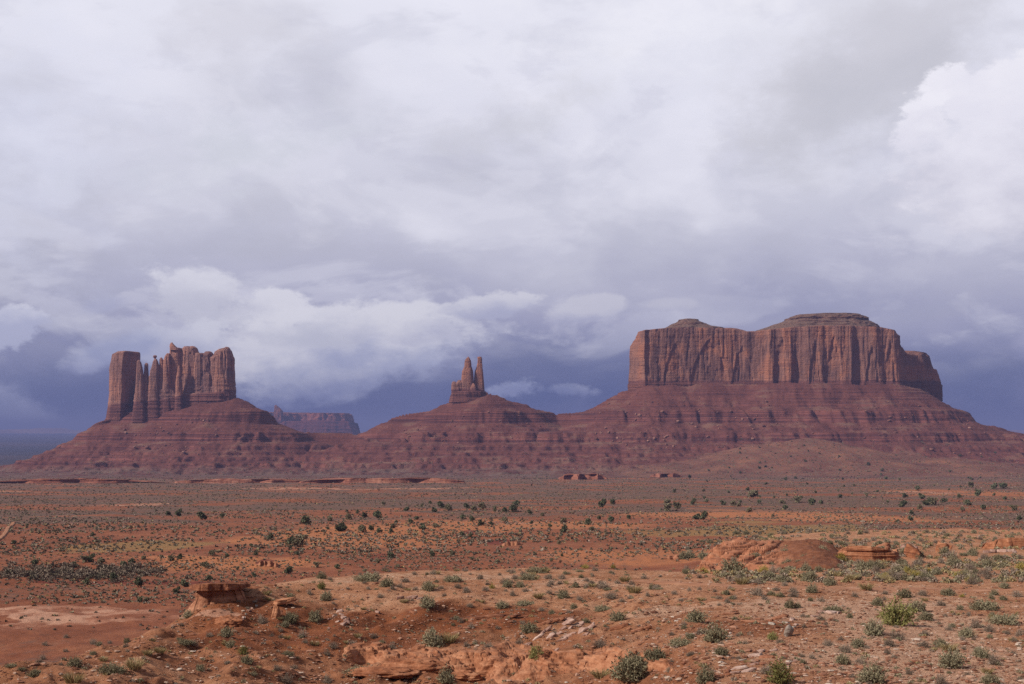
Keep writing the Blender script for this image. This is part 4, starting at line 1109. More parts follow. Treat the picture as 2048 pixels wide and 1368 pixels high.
def near_rocks():
    slickrock_ledge()
    # --- overhanging outcrop at the left end of the foreground ridge
    D = 95.6
    root = empty('rock_outcrop', (0, 0, 0), 'pale orange bluff with an overhanging red cap, at the left end of the foreground ridge', 'rock outcrop')
    wall('rock_face', [(352, 1.2), (362, 0.2), (378, -0.25), (400, -0.30), (425, -0.25), (455, -0.1), (490, 0.6), (515, 1.8), (505, 4.6), (450, 4.8), (390, 4.6), (360, 3.2)],
         [(350, 1242), (358, 1232), (368, 1212), (380, 1190), (390, 1181), (430, 1181), (470, 1180), (515, 1178)], 1262, root, M_SLICKPALE, D=D, amp=1.6, k=11.0, step=0.06, nz=56, taper=0.42, seed=2.0, smooth=3)
    wall('cap_slab', [(378, 0.9), (390, 0.0), (415, -0.25), (436, 0.1), (455, 0.2), (480, 0.9), (505, 2.2), (500, 5.0), (450, 5.2), (395, 4.2)],
         [(376, 1176), (386, 1170), (420, 1168), (470, 1168), (505, 1169)], 1181, root, M_REDSLAB, D=D, amp=1.6, k=12.0, step=0.05, nz=14, taper=0.0, seed=4.0, smooth=1)
    slab(c5(1368, 722), 22, 0.9, 0.22, M_GREY, 'grey tilted slab lying below the overhanging cap of the pale bluff', yaw=0.5, tilt=(0.5, -0.3))
    for k, (cx, cy, w) in enumerate(((1480, 690, 46), (1585, 678, 40), (1560, 712, 30), (1440, 745, 26), (1530, 770, 30), (1620, 690, 28))):
        slab(c5(cx, cy), w, 0.5, 0.10, M_REDSLAB, 'thin dark red slab in the ledge right of the overhanging bluff', 'red slabs of the ledge', yaw=0.1 * k, tilt=(0.05, 0.05))
    bulge(c5(1330, 905), 62, 15, 0.7, M_SLICK, 'low smooth orange hump of rock on the slope below the overhanging bluff', seed=3, yaw=-0.3)
    o = slab(c5(1665, 800), 54, 0.5, 0.16, M_SLICK, 'orange overhanging slab above the dark round shrub on the red slope', yaw=0.1, tilt=(0.1, -0.16)); o.location.z += 0.28
    bulge(c5(1615, 868), 18, 24, 0.8, M_SLICK, 'stubby orange rock pedestal under the overhanging slab on the red slope', seed=7)
    # scree of pale chips on the slope
    pale = [(1990, 830, 16), (1955, 860, 12), (2000, 850, 14), (1930, 880, 10), (2030, 880, 20), (2010, 905, 18), (1925, 930, 10), (1860, 1010, 8), (1960, 815, 12), (1975, 890, 12)]
    for k, (cx, cy, w) in enumerate(pale):
        slab(c5(cx, cy), w * 1.25, 0.6, 0.2, M_SLAB, 'small pale broken slab in the white scree high on the red slope', 'pale scree slabs', yaw=k * 1.3, tilt=(0.3, -0.25))
    scree = [(1460, 830, 12), (1440, 850, 10), (1430, 868, 12), (1490, 775, 12), (1475, 812, 9), (1500, 800, 9), (1420, 880, 8)]
    for k, (cx, cy, w) in enumerate(scree):
        slab(c5(cx, cy), w, 0.8, 0.35, M_GREY if k % 2 else M_SLAB, 'small grey stone in the scree streak right of the overhanging bluff', 'scree stones', yaw=k, tilt=(0.2, 0.2), name='stone')
    # --- middle: long thin red ledge, tilted pale slabs, swelling slickrock along the bottom
    for k, (cx, cy, w) in enumerate(((715, 888, 46), (790, 872, 56), (870, 864, 52), (945, 858, 40), (1010, 858, 36), (1075, 862, 26))):
        slab(c6(cx, cy), w * 1.15, 0.45, 0.09, M_REDSLAB, 'thin flake of the long overhanging red ledge on the middle of the slope', 'flakes of the long red ledge', yaw=-0.05 + 0.06 * k, tilt=(0.02, -0.12))
    for k, (cx, cy, w) in enumerate(((1190, 905, 36), (1240, 893, 34), (1290, 880, 30))):
        slab(c6(cx, cy), w * 1.3, 0.4, 0.12, M_REDSLAB, 'red ledge flake beside the dark round shrub above the tilted pale slabs', 'flakes above the pale slabs', yaw=0.1, tilt=(0.05, -0.3))
    tp = [(1330, 905, 40, 0.5), (1385, 915, 34, 0.4), (1350, 930, 30, 0.4), (1300, 935, 26, 0.5), (1210, 945, 34, 0.3), (1180, 965, 38, 0.25), (1160, 985, 30, 0.25), (1235, 978, 28, 0.5), (1340, 975, 34, 0.35), (1300, 1005, 40, 0.35), (1420, 945, 44, 0.35), (1460, 930, 34, 0.4), (1260, 1065, 24, 0.5), (1330, 880, 28, 0.5), (1440, 965, 24, 0.4), (1280, 960, 20, 0.5)]
    for k, (cx, cy, w, dp) in enumerate(tp):
        slab(c6(cx, cy), w * 1.15, dp, 0.13, M_SLAB, 'pale pinkish slab in the jumble of tilted slabs at the middle of the foreground', 'tilted pale slabs', yaw=-0.15 + 0.1 * math.sin(k * 2.1), tilt=(0.45, -0.55 + 0.15 * math.sin(k)))
    o = slab(c6(1100, 1040), 22, 0.6, 0.6, M_SLAB, 'upright pink block leaning at the lower left of the tilted pale slabs', yaw=0.2, tilt=(0.9, -0.5), name='rock_block')
    for k, (cx, cy, w) in enumerate(((1635, 925, 38), (1735, 945, 30), (1785, 935, 30), (1690, 935, 18))):
        slab(c6(cx, cy), w * 1.15, 0.4, 0.16, M_REDSLAB, 'orange flake of rock jutting from the slope right of the tilted pale slabs', 'jutting orange flakes', yaw=0.1 * k, tilt=(0.1, -0.3))
    for k, (cx, cy, w) in enumerate(((350, 755, 30), (420, 750, 34), (470, 755, 24), (390, 768, 20), (220, 838, 34), (20, 870, 24), (40, 895, 28), (430, 838, 30))):
        slab(c6(cx, cy), w, 0.5, 0.15, M_SLAB if k < 7 else M_REDSLAB, 'pale flat slab in the broken ledge at the top of the red slope', 'slabs of the broken ledge', yaw=0.3 * k, tilt=(0.1, -0.15))
    for k, (cx, cy, w, h, dp) in enumerate(((440, 1168, 110, 20, 0.5), (700, 1215, 70, 14, 0.5), (905, 1192, 60, 26, 0.6), (250, 1200, 120, 12, 0.5))):
        bulge(c6(cx, cy), w * 1.2, h, dp, M_SLICK, 'smooth hump of orange slickrock swelling in front of the long slickrock ledge', 'orange slickrock humps', seed=11 + k * 3.7, yaw=-0.15 - 0.2 * (k % 3 == 1))
    slab(c6(1600, 1095), 44, 0.3, 0.1, M_REDSLAB, 'thin dark ledge sticking out right of the slickrock humps', yaw=0.1, tilt=(0, -0.15))
    slab(c6(1610, 1130), 14, 0.8, 0.5, M_GREY, 'small whitish stone just below the thin dark ledge', yaw=1, name='stone')
    # --- right: broken slabs on the gravel, the standing grey stone
    o = mesh_obj('standing_stone', *rock_mesh(77, 14, 26), M_GREY)
    px, py = c7(668, 972); y = put(o, px, py, 0.0, 0.4, (0.2, 0.25))
    s_ = 46 / F * y / 2.926 * 1.3; o.scale = (s_, s_, s_ * 2.0); o.location.z += s_ * 0.45
    tag(o, 'pale grey upright boulder standing alone on the gravelly ground, right of centre', 'boulder')
    rs = [(600, 875, 26, 1), (640, 865, 30, 1), (690, 880, 24, 0), (575, 905, 24, 2), (720, 910, 20, 0), (655, 900, 20, 2), (610, 925, 26, 1), (700, 925, 16, 2), (560, 885, 18, 1)]
    for k, (cx, cy, w, t) in enumerate(rs):
        slab(c7(cx, cy), w, 0.6, 0.2, (M_SLAB, M_REDSLAB, M_GREY)[t], 'broken slab in the cluster around the standing grey boulder', 'slabs by the standing boulder', yaw=k * 0.7, tilt=(0.2, -0.2))
    for k, (cx, cy, w, t) in enumerate(((450, 888, 40, 1), (510, 892, 30, 1), (560, 898, 26, 1), (330, 845, 46, 1), (290, 880, 20, 1), (340, 905, 26, 1), (760, 832, 24, 1))):
        slab(c7(cx, cy), w * 1.15, 0.3, 0.08, M_REDSLAB, 'thin red flake lying flat on the gravel left of the standing grey boulder', 'thin red flakes', yaw=0.2 * k - .3, tilt=(0.04, 0.0))
    for k, (cx, cy, w) in enumerate(((870, 835, 30), (925, 838, 34), (820, 860, 24), (965, 838, 26), (845, 850, 18))):
        slab(c7(cx, cy), w, 0.5, 0.14, M_SLAB, 'whitish slab along the front of the long low green shrub', 'whitish slabs under the shrub', yaw=0.3 * k, tilt=(0.1, 0.05))
    for k, (cx, cy, w, t) in enumerate(((470, 1090, 40, 0), (540, 1100, 44, 1), (500, 1065, 30, 0), (580, 1060, 26, 0), (400, 1115, 20, 2), (380, 1165, 44, 0), (430, 1180, 40, 0), (350, 1190, 30, 0), (650, 1140, 34, 0), (700, 1120, 24, 0), (620, 1165, 20, 0), (470, 1140, 24, 0), (300, 1200, 26, 1), (720, 1105, 18, 0))):
        slab(c7(cx, cy), w * 1.1, 0.5, 0.11, (M_SLAB, M_REDSLAB, M_GREY)[t], 'flat pale slab among the broken ledges at the lower right of the foreground', 'flat slabs at the lower right', yaw=-0.4 + 0.25 * (k % 4), tilt=(0.12, -0.2))
    # --- the rounded outcrop beyond the bench
    outcrop_patch()
    for k, (px, py, w) in enumerate(((1402, 1146, 14), (1424, 1148, 10), (1455, 1147, 12), (1478, 1149, 9), (1508, 1147, 13), (1530, 1150, 9), (1560, 1092, 13), (1580, 1090, 9), (1500, 1094, 12), (1540, 1088, 9), (1690, 1136, 12), (1672, 1142, 9))):
        slab((px, py), w * 1.3, 0.7, 0.35, M_SLICK, 'small broken block lying at the edge of the rounded outcrop', 'broken blocks round the outcrop', yaw=k * 1.1, tilt=(0.25, -0.2), name='rock')
    slab(c7(350, 440), 36, 0.5, 0.25, M_SLICK, 'flat orange cap slab on the upper left corner of the rounded outcrop', yaw=0.1, tilt=(0, -0.06))
    D = on_ground(1740, 1126)[1]
    o = wall('rock_ledge', [(1672, 3), (1690, 0.5), (1715, 0.2), (1745, -0.3), (1760, 0.2), (1790, 0.8), (1800, 4), (1740, 6), (1680, 6)], [(1672, 1100), (1690, 1094), (1720, 1093), (1760, 1096), (1800, 1106)], 1135, None, M_SLICK, D=D, amp=1.2, bed=0, k=8.0, bed_amp=2.2, step=0.1, nz=40, taper=0.25, seed=8)
    tag(o, 'banded orange rock ledge in the hollow right of the dark mound', 'rock ledge')
    for k, (cx, cy, w, mt) in enumerate(((1225, 462, 28, M_REDSLAB), (1245, 475, 20, M_REDSLAB), (1350, 470, 24, M_SLAB), (1390, 478, 26, M_SLAB), (1370, 490, 18, M_SLAB), (1300, 500, 30, M_SLICK), (1260, 520, 34, M_SLICK), (1410, 465, 16, M_SLAB), (1400, 510, 50, M_SLICK), (1580, 485, 50, M_SLICK))):
        slab(c7(cx, cy), w * 1.1, 0.7, 0.4, mt, 'broken rock tumbling down the gully at the right end of the outcrop', 'tumbled rocks of the gully', yaw=k, tilt=(0.3, -0.3), name='rock')
    for k, (cx, cy, w) in enumerate(((1830, 485, 24), (1870, 482, 30), (1920, 480, 30), (1965, 478, 26), (1990, 486, 20))):
        slab(c7(cx, cy), w, 0.5, 0.2, M_SLAB, 'grey slab in the short row at the right edge beyond the scrub', 'grey slabs at the right edge', yaw=k, tilt=(0.1, 0.1))
    D = on_ground(1990, 1098)[1]
    o = wall('earth_bank', [(1955, 3), (1985, 0.5), (2020, 0), (2080, 0.4), (2090, 5), (2000, 6)], [(1950, 1090), (1990, 1082), (2030, 1078), (2090, 1080)], 1108, None, M_SLICK, D=D, amp=1.0, k=6.0, step=0.15, nz=24, taper=0.5, seed=12)
    tag(o, 'small bare red earth bank at the right edge above the scrub belt', 'earth bank')


def plain_ledges():
    def ledge(pts, h, label, mat=M_LEDGE, seed=1.0, group=None, cat='rock ledge', name='rock_ledge'):
        mid = pts[len(pts) // 2]
        D = on_ground(mid[0], mid[1])[1]
        s = D / F
        n = 9
        p0, p1 = pts[0], pts[-1]
        xs = np.linspace(p0[0], p1[0], n + 2)
        r = np.random.default_rng(int(seed * 10))
        base = np.interp(xs, [p[0] for p in pts], [p[1] for p in pts])
        front = [(x, r.uniform(-14, 10) * s * (1.4 if D > 1000 else 0.5)) for x in xs]
        back = [(x, (h * s * 3.0 + 2) * r.uniform(0.9, 1.1)) for x in xs[::-1]]
        top = [(x, b - h * min(1, 4 * min((x - p0[0]), (p1[0] - x)) / (p1[0] - p0[0]) + 0.15) * r.uniform(0.75, 1.1)) for x, b in zip(xs, base)]
        o = wall(name, front + back, top, max(base) + 6, None, mat, D=D, amp=1.6, bed=500, bed_amp=1.6, k=1.6 if D > 1000 else 6.0, step=1.1 if D > 1000 else 0.25, nz=18, taper=0.3, seed=seed, smooth=2, round_top=0.03)
        return tag(o, label, cat, group)
    ledge([(-30, 966), (180, 966), (345, 968)], 8, 'low broken red cliff along the foot of the left butte, at the left edge', seed=1.1)
    ledge([(352, 964), (500, 966), (625, 965)], 7, 'low red cliff band below the left butte, second from the left edge', seed=2.4)
    ledge([(600, 964), (740, 966), (930, 963)], 9, 'longest low orange cliff band, below the gap between left butte and spires', seed=3.6)
    ledge([(1118, 957), (1165, 959), (1214, 957)], 11, 'small rounded bright red rock mound on the plain left of the sandy apron', seed=4.2)
    ledge([(1300, 953), (1330, 955), (1365, 953)], 7, 'tiny red rock bump right of the bright red mound', seed=5.2)
    ledge([(1985, 945), (2030, 947), (2090, 946)], 6, 'low pink rock band at the right edge below the butte', seed=6.2)
    ledge([(1004, 1090), (1025, 1091), (1045, 1089)], 7, 'small dark red cutbank in the middle of the plain', seed=7.2, mat=M_REDSLAB)
    ledge([(512, 1132), (532, 1133), (556, 1130)], 10, 'dark maroon cutbank on the plain left of centre', seed=8.2, mat=M_REDSLAB)
    ledge([(1320, 1118), (1345, 1119), (1372, 1113)], 5, 'low dark red bank left of the rounded orange outcrop', seed=9.2, mat=M_REDSLAB)


def boulders():
    meshes = []
    for k in range(6):
        me_o = mesh_obj('boulder', *rock_mesh(200 + k, 18, 16), M_BOULDER)
        meshes.append(me_o)
    r = np.random.default_rng(17)
    zones = [(230, 470, 850, 915, 34, 'pale boulder fallen on the dark talus under the left butte', 'boulders under the left butte'),
             (380, 450, 835, 850, 10, 'orange boulder in the spill just under the columns of the left butte', 'boulders spilled from the columns'),
             (800, 1120, 825, 900, 26, 'pale boulder on the terraced slope below the twin spires', 'boulders below the twin spires'),
             (1180, 1400, 790, 900, 60, 'pale orange boulder on the left flank slope of the big flat-topped butte', 'boulders on the left flank of the big butte'),
             (1400, 1800, 790, 880, 46, 'boulder on the front slope of the big flat-topped butte', 'boulders on the front slope of the big butte'),
             (1800, 2040, 800, 910, 24, 'boulder on the long right-hand slope of the big flat-topped butte', 'boulders on the right slope of the big butte')]
    used = set()
    for x0, x1, y0, y1, n, label, group in zones:
        for k in range(n):
            px, py = r.uniform(x0, x1), r.uniform(y0, y1)
            q = on_hills(px, py)
            if q is None or q[1] > 2840: continue
            i = int(r.integers(0, 6))
            if i in used: o = meshes[i].copy(); COL.objects.link(o)
            else: o = meshes[i]; used.add(i)
            w = r.choice([4.0, 5.0, 6.5, 8.5], p=[0.45, 0.3, 0.17, 0.08])
            o.location = (q[0], q[1], q[2] + w * 0.12)
            o.scale = (w, w, w); o.rotation_euler = (r.uniform(-.3, .3), r.uniform(-.3, .3), r.uniform(0, 6.3))
            tag(o, label, 'boulder', group)
    # countless smaller blocks
    Vs, Fs, off = [], [], 0
    bv, bf = rock_mesh(300, 12, 7)
    for k in range(3200):
        px = r.uniform(60, 2060); py = r.uniform(785, 925)
        q = on_hills(px, py)
        if q is None or q[1] > 2850: continue
        if fbm(q[0] / 60, q[1] / 200, 4, 2) < -0.1 + r.uniform(-.4, .4): continue
        w = r.uniform(1.2, 3.2); a = r.uniform(0, 6.3); c, s = math.cos(a), math.sin(a)
        v = bv * w
        v = np.stack([v[:, 0] * c - v[:, 1] * s, v[:, 0] * s + v[:, 1] * c, v[:, 2]], -1) + np.array([q[0], q[1], q[2] + w * 0.1])
        Vs.append(v); Fs.append(bf + off); off += len(v)
    o = mesh_obj('rubble', np.concatenate(Vs), np.concatenate(Fs), M_BOULDER)
    tag(o, 'fallen rubble strewn over the talus slopes of the buttes', 'rubble', kind='stuff')


def pebbles():
    r = np.random.default_rng(23)
    Vs, Fs, off = [], [], 0
    base = [rock_mesh(310 + k, 9, 6) for k in range(4)]
    n = 0
    for k in range(46000):
        px = r.uniform(-20, 2070); py = r.uniform(1150, 1375)
        dens = 0.28 + 0.5 * sstep(px, 1000, 1500) + 0.35 * (pn(px / 70, py / 28, 3) > 0.12) + .3 * (pn(px / 30, py / 14, 7) > 0.3)
        if r.uniform() > dens * 0.8: continue
        x, y, z = on_ground_fast(px, py)
        if y > 125: continue
        w = 0.035 + 0.06 * r.exponential() ; w = min(w, 0.42)
        bv, bf = base[k % 4]
        a = r.uniform(0, 6.3); c, s = math.cos(a), math.sin(a)
        v = bv * w * np.array([1.3, 1.0, 0.6])
        v = np.stack([v[:, 0] * c - v[:, 1] * s, v[:, 0] * s + v[:, 1] * c, v[:, 2]], -1) + np.array([x, y, z + w * 0.1])
        Vs.append(v); Fs.append(bf + off); off += len(v); n += 1
    m, nt, b, P, g = new_mat('gravel', 0.95)
    isl = S(nt, g.outputs['Random Per Island'])
    setc(nt, b, ramp(nt, isl, [(0.0, (0.085, 0.035, 0.022)), (0.35, (0.20, 0.08, 0.045)), (0.7, (0.30, 0.15, 0.095)), (0.9, (0.38, 0.25, 0.18)), (1.0, (0.44, 0.35, 0.28))]))
    o = mesh_obj('gravel', np.concatenate(Vs), np.concatenate(Fs), m, smooth=False)
    tag(o, 'loose stones and gravel scattered over the foreground', 'gravel', kind='stuff')


def track(name, pts, width, label, mat, n=160, lift=0.05):
    W_ = [on_ground(px, py) for px, py in pts]
    t = np.linspace(0, 1, len(W_)); u = np.linspace(0, 1, n)
    x = gblur(np.interp(u, t, [w[0] for w in W_]), 6, 0); y = gblur(np.interp(u, t, [w[1] for w in W_]), 6, 0)
    tx, ty = np.gradient(x), np.gradient(y); l = np.hypot(tx, ty); nx, ny = -ty / l, tx / l
    rows = []
    m_ = 9
    for k in range(m_):
        f = (k / (m_ - 1) - 0.5)
        w = width * (1 + 0.35 * fbm(x / (width * 2.5), y / (width * 2.5), 3 + (k > 4) * 5, 3))
        X, Y = x + nx * f * w, y + ny * f * w
        rut = -0.06 * (abs(abs(f) - 0.27) < 0.1)
        rows.append(np.stack([X, Y, gz(X, Y) + lift * (1 - (abs(f) > 0.45) * 1.4)], -1))
    o = mesh_obj(name, np.array(rows), grid_faces(m_, n), mat)
    tag(o, label, 'path', kind='structure')


_m, _nt, _b, _P, _g = new_mat('packed_sand', 0.95)
setc(_nt, _b, ramp(_nt, noise(_nt, _P, 0.8, 6, 0.65), [(0.35, (0.25, 0.105, 0.055)), (0.55, (0.32, 0.150, 0.085)), (0.7, (0.36, 0.19, 0.115))]))
near_rocks()
plain_ledges()
boulders()
pebbles()
track('dirt_track', [(1235, 1160), (1290, 1163), (1380, 1168), (1480, 1174), (1600, 1177), (1720, 1176), (1850, 1178), (1960, 1180), (2100, 1181)], 1.9, 'pale sandy track winding across the scrub-covered bench at right', _m)
track('dirt_road', [(-40, 1092), (0, 1081), (10, 1068), (14, 1062), (16, 1055), (26, 1050), (30, 1044)], 1.3, 'pale dirt road on the plain at the left edge', _m, lift=0.3)
# ------------------------------------------------------------------ plants
def leaf_mat(name, c0, c1, c2):
    m, nt, b, P, g = new_mat(name, 0.9)
    oi = node(nt, 'ShaderNodeObjectInfo')
    rnd = S(nt, oi.outputs['Random']); isl = S(nt, g.outputs['Random Per Island'])
    f = isl * 0.6 + rnd * 0.4
    c = ramp(nt, f, [(0.1, c0), (0.5, c1), (0.9, c2)])
    setc(nt, b, c)
    b.inputs['Specular IOR Level'].default_value = 0.05
    return m


M_SAGE = leaf_mat('sage_leaves', (0.125, 0.106, 0.062), (0.215, 0.182, 0.110), (0.30, 0.258, 0.165))
M_DRY = leaf_mat('dry_twigs', (0.115, 0.084, 0.062), (0.225, 0.168, 0.125), (0.34, 0.265, 0.20))
M_GREEN = leaf_mat('green_leaves', (0.095, 0.088, 0.030), (0.195, 0.180, 0.062), (0.30, 0.27, 0.11))
M_STRAW = leaf_mat('straw', (0.16, 0.115, 0.05), (0.27, 0.20, 0.095), (0.38, 0.30, 0.16))
M_YELLOW = leaf_mat('yellow_flowers', (0.17, 0.13, 0.03), (0.28, 0.22, 0.05), (0.40, 0.32, 0.10))
M_JUNIPER = leaf_mat('juniper_leaves', (0.055, 0.058, 0.034), (0.115, 0.118, 0.068), (0.19, 0.185, 0.11))
M_OLIVE = leaf_mat('olive_leaves', (0.110, 0.094, 0.056), (0.190, 0.160, 0.098), (0.27, 0.225, 0.145))
M_BRUSH = leaf_mat('brush_leaves', (0.070, 0.058, 0.040), (0.130, 0.105, 0.075), (0.20, 0.165, 0.118))
M_BARK, _nt, _b, _P, _g = new_mat('bark', 0.95)
setc(_nt, _b, ramp(_nt, noise(_nt, _P, 6.0, 4, 0.6), [(0.35, (0.06, 0.045, 0.035)), (0.65, (0.14, 0.11, 0.09))]))


def quads(c, u, v):
    """n free quads with centres c and half axes u, v"""
    V = np.stack([c - u - v, c + u - v, c + u + v, c - u + v], 1).reshape(-1, 3)
    return V, np.arange(len(V)).reshape(-1, 4)


def unit(a): return a / (np.linalg.norm(a, axis=-1, keepdims=True) + 1e-9)


def shrub_geo(seed, stems=170, leaves=900, h=0.62, blade=0.008, leaf=0.020, spread=1.0, upright=0.3, lump=0.35, elong=1.0):
    """a bush 1 m wide: twigs from the root to a lumpy outline, small leaves on their outer part"""
    r = np.random.default_rng(seed)
    th = r.uniform(0, 2 * math.pi, stems); el = np.arcsin(r.uniform(0.02, 1.0, stems) ** 0.8)
    d = np.stack([np.cos(el) * np.cos(th), np.cos(el) * np.sin(th), np.sin(el)], -1)
    R = 0.5 * (1 + lump * fbm(d[:, 0] * 1.7 + seed, d[:, 1] * 1.7, d[:, 2] * 1.7, 3)) * r.uniform(0.78, 1.08, stems)
    tip = d * R[:, None] * np.array([spread * elong, spread, 2 * h])
    tip[:, 2] = np.maximum(tip[:, 2], 0.02)
    root = np.stack([r.normal(0, 0.07 * elong, stems), r.normal(0, 0.07, stems), np.full(stems, -0.03)], -1) + tip * np.array([0.25, 0.25, 0])
    mid = root * 0.5 + tip * 0.5 + np.array([0, 0, 0.1]) * upright + r.normal(0, 0.025, (stems, 3))
    side = unit(np.cross(tip - root, r.normal(size=(stems, 3))))
    w = blade * r.uniform(0.7, 1.4, (stems, 1))
    V = np.stack([root - side * w, root + side * w, mid - side * w * .8, mid + side * w * .8, tip - side * w * .3, tip + side * w * .3], 1).reshape(-1, 3)
    b = np.arange(stems)[:, None] * 6
    Fq = np.concatenate([b + np.array([[0, 1, 3, 2]]), b + np.array([[2, 3, 5, 4]])])
    if leaves:
        i = r.integers(0, stems, leaves); t = r.uniform(0.35, 1.03, (leaves, 1)) ** 0.7
        c = np.where(t < 0.5, root[i] + (mid[i] - root[i]) * t * 2, mid[i] + (tip[i] - mid[i]) * (t * 2 - 1)) + r.normal(0, 0.018, (leaves, 3))
        c[:, 2] = np.maximum(c[:, 2], 0.0)
        ax = unit(r.normal(size=(leaves, 3)) + np.array([0, 0, 0.8])); sd = unit(np.cross(ax, r.normal(size=(leaves, 3))))
        s = leaf * r.uniform(0.6, 1.5, (leaves, 1))
        V2, F2 = quads(c, sd * s * 0.55, ax * s)
        Fq = np.concatenate([Fq, F2 + len(V)]); V = np.concatenate([V, V2])
    return V, Fq


def grass_geo(seed, n=260, h=0.42):
    r = np.random.default_rng(seed)
    a = r.uniform(0, 6.3, n); q = np.sqrt(r.uniform(0, 1, n)) * 0.26
    root = np.stack([np.cos(a) * q, np.sin(a) * q, np.full(n, -0.03)], -1)
    out = np.stack([np.cos(a), np.sin(a), np.zeros(n)], -1) * (r.uniform(0.05, 0.28, (n, 1)) + q[:, None] * 0.4) + r.normal(0, 0.05, (n, 3)) * np.array([1, 1, 0])
    hh = h * r.uniform(0.5, 1.05, n)
    mid = root + out * 0.45; mid[:, 2] = hh * 0.6
    tip = root + out; tip[:, 2] = hh
    side = unit(np.cross(tip - root, r.normal(size=(n, 3)))); w = 0.008 * r.uniform(0.7, 1.4, (n, 1))
    V = np.stack([root - side * w, root + side * w, mid - side * w * .8, mid + side * w * .8, tip - side * w * .25, tip + side * w * .25], 1).reshape(-1, 3)
    b = np.arange(n)[:, None] * 6
    return V, np.concatenate([b + np.array([[0, 1, 3, 2]]), b + np.array([[2, 3, 5, 4]])])


KINDS = {  # key: (object name, category, material, mesh maker)
    's': ('sagebrush', 'shrub', M_SAGE, lambda k: shrub_geo(400 + k, 220, 1500, 0.60)),
    'g': ('dry_shrub', 'shrub', M_DRY, lambda k: shrub_geo(430 + k, 300, 600, 0.58, 0.006, 0.016, lump=0.45)),
    'n': ('green_shrub', 'shrub', M_GREEN, lambda k: shrub_geo(460 + k, 200, 1100, 0.72, 0.007, 0.020, upright=0.6)),
    'y': ('grass_tuft', 'grass tuft', M_STRAW, lambda k: grass_geo(490 + k)),
    'b': ('rabbitbrush', 'shrub', M_YELLOW, lambda k: shrub_geo(520 + k, 200, 700, 0.60, 0.006, 0.018, upright=0.5)),
    'l': ('low_shrub', 'shrub', M_SAGE, lambda k: shrub_geo(550 + k, 300, 1700, 0.30, 0.006, 0.014, lump=0.5, elong=1.0)),
}
PROTO = {}
def plant(kind, pos, wpx, label, group, r, squash=1.0):
    name, cat, mat, mk = KINDS[kind]
    if kind not in PROTO: PROTO[kind] = [[mesh_obj(name, *mk(k), mat, smooth=False), False] for k in range(6)]
    slot = PROTO[kind][int(r.integers(0, 6))]
    if slot[1]: o = slot[0].copy(); COL.objects.link(o)
    else: o = slot[0]; slot[1] = True
    x, y, z = on_ground(*pos)
    w = wpx * y / F * 1.1
    if kind == 'y': w = min(w * 1.15, 1.3)
    o.location = (x, y + w * 0.25, float(gz(x, y + w * 0.25)) - 0.02)
    o.scale = (w, w * r.uniform(0.8, 1.0), w * squash * r.uniform(0.85, 1.1))
    o.rotation_euler = (0, 0, r.uniform(-0.5, 0.5) if kind == 'l' else r.uniform(0, 6.28))
    return tag(o, label, cat, group)


def zone(px, py):
    if px < 372 and py > 1120 and px < 372 - (py - 1250) * 1.2: return 'on the low ground left of the foreground ridge', 'low ground left'
    if py < 1108 and px > 1380: return 'dotted over the top of the rounded outcrop', 'outcrop top'
    if px > 1340 and py < 1168: return 'in the thick scrub belt in front of the rounded outcrop', 'scrub belt'
    if py < 1192 and px < 1340: return 'on the level crest of the foreground ridge', 'ridge crest'
    if px > 1290 and py < 1240: return 'on the sandy bench beside the pale track', 'bench by the track'
    if px > 1290: return 'on the gravelly ground at the lower right', 'lower right gravel'
    if px > 900: return 'on the red ground around the tilted pale slabs', 'slope middle'
    return 'on the steep red-brown slope at lower left', 'red slope'


ADJ = {'s': 'grey-green sagebrush', 'g': 'dry greyish twiggy shrub', 'n': 'green bush', 'y': 'straw-coloured grass tuft', 'b': 'yellowish flowering shrub', 'l': 'low spreading sagebrush'}


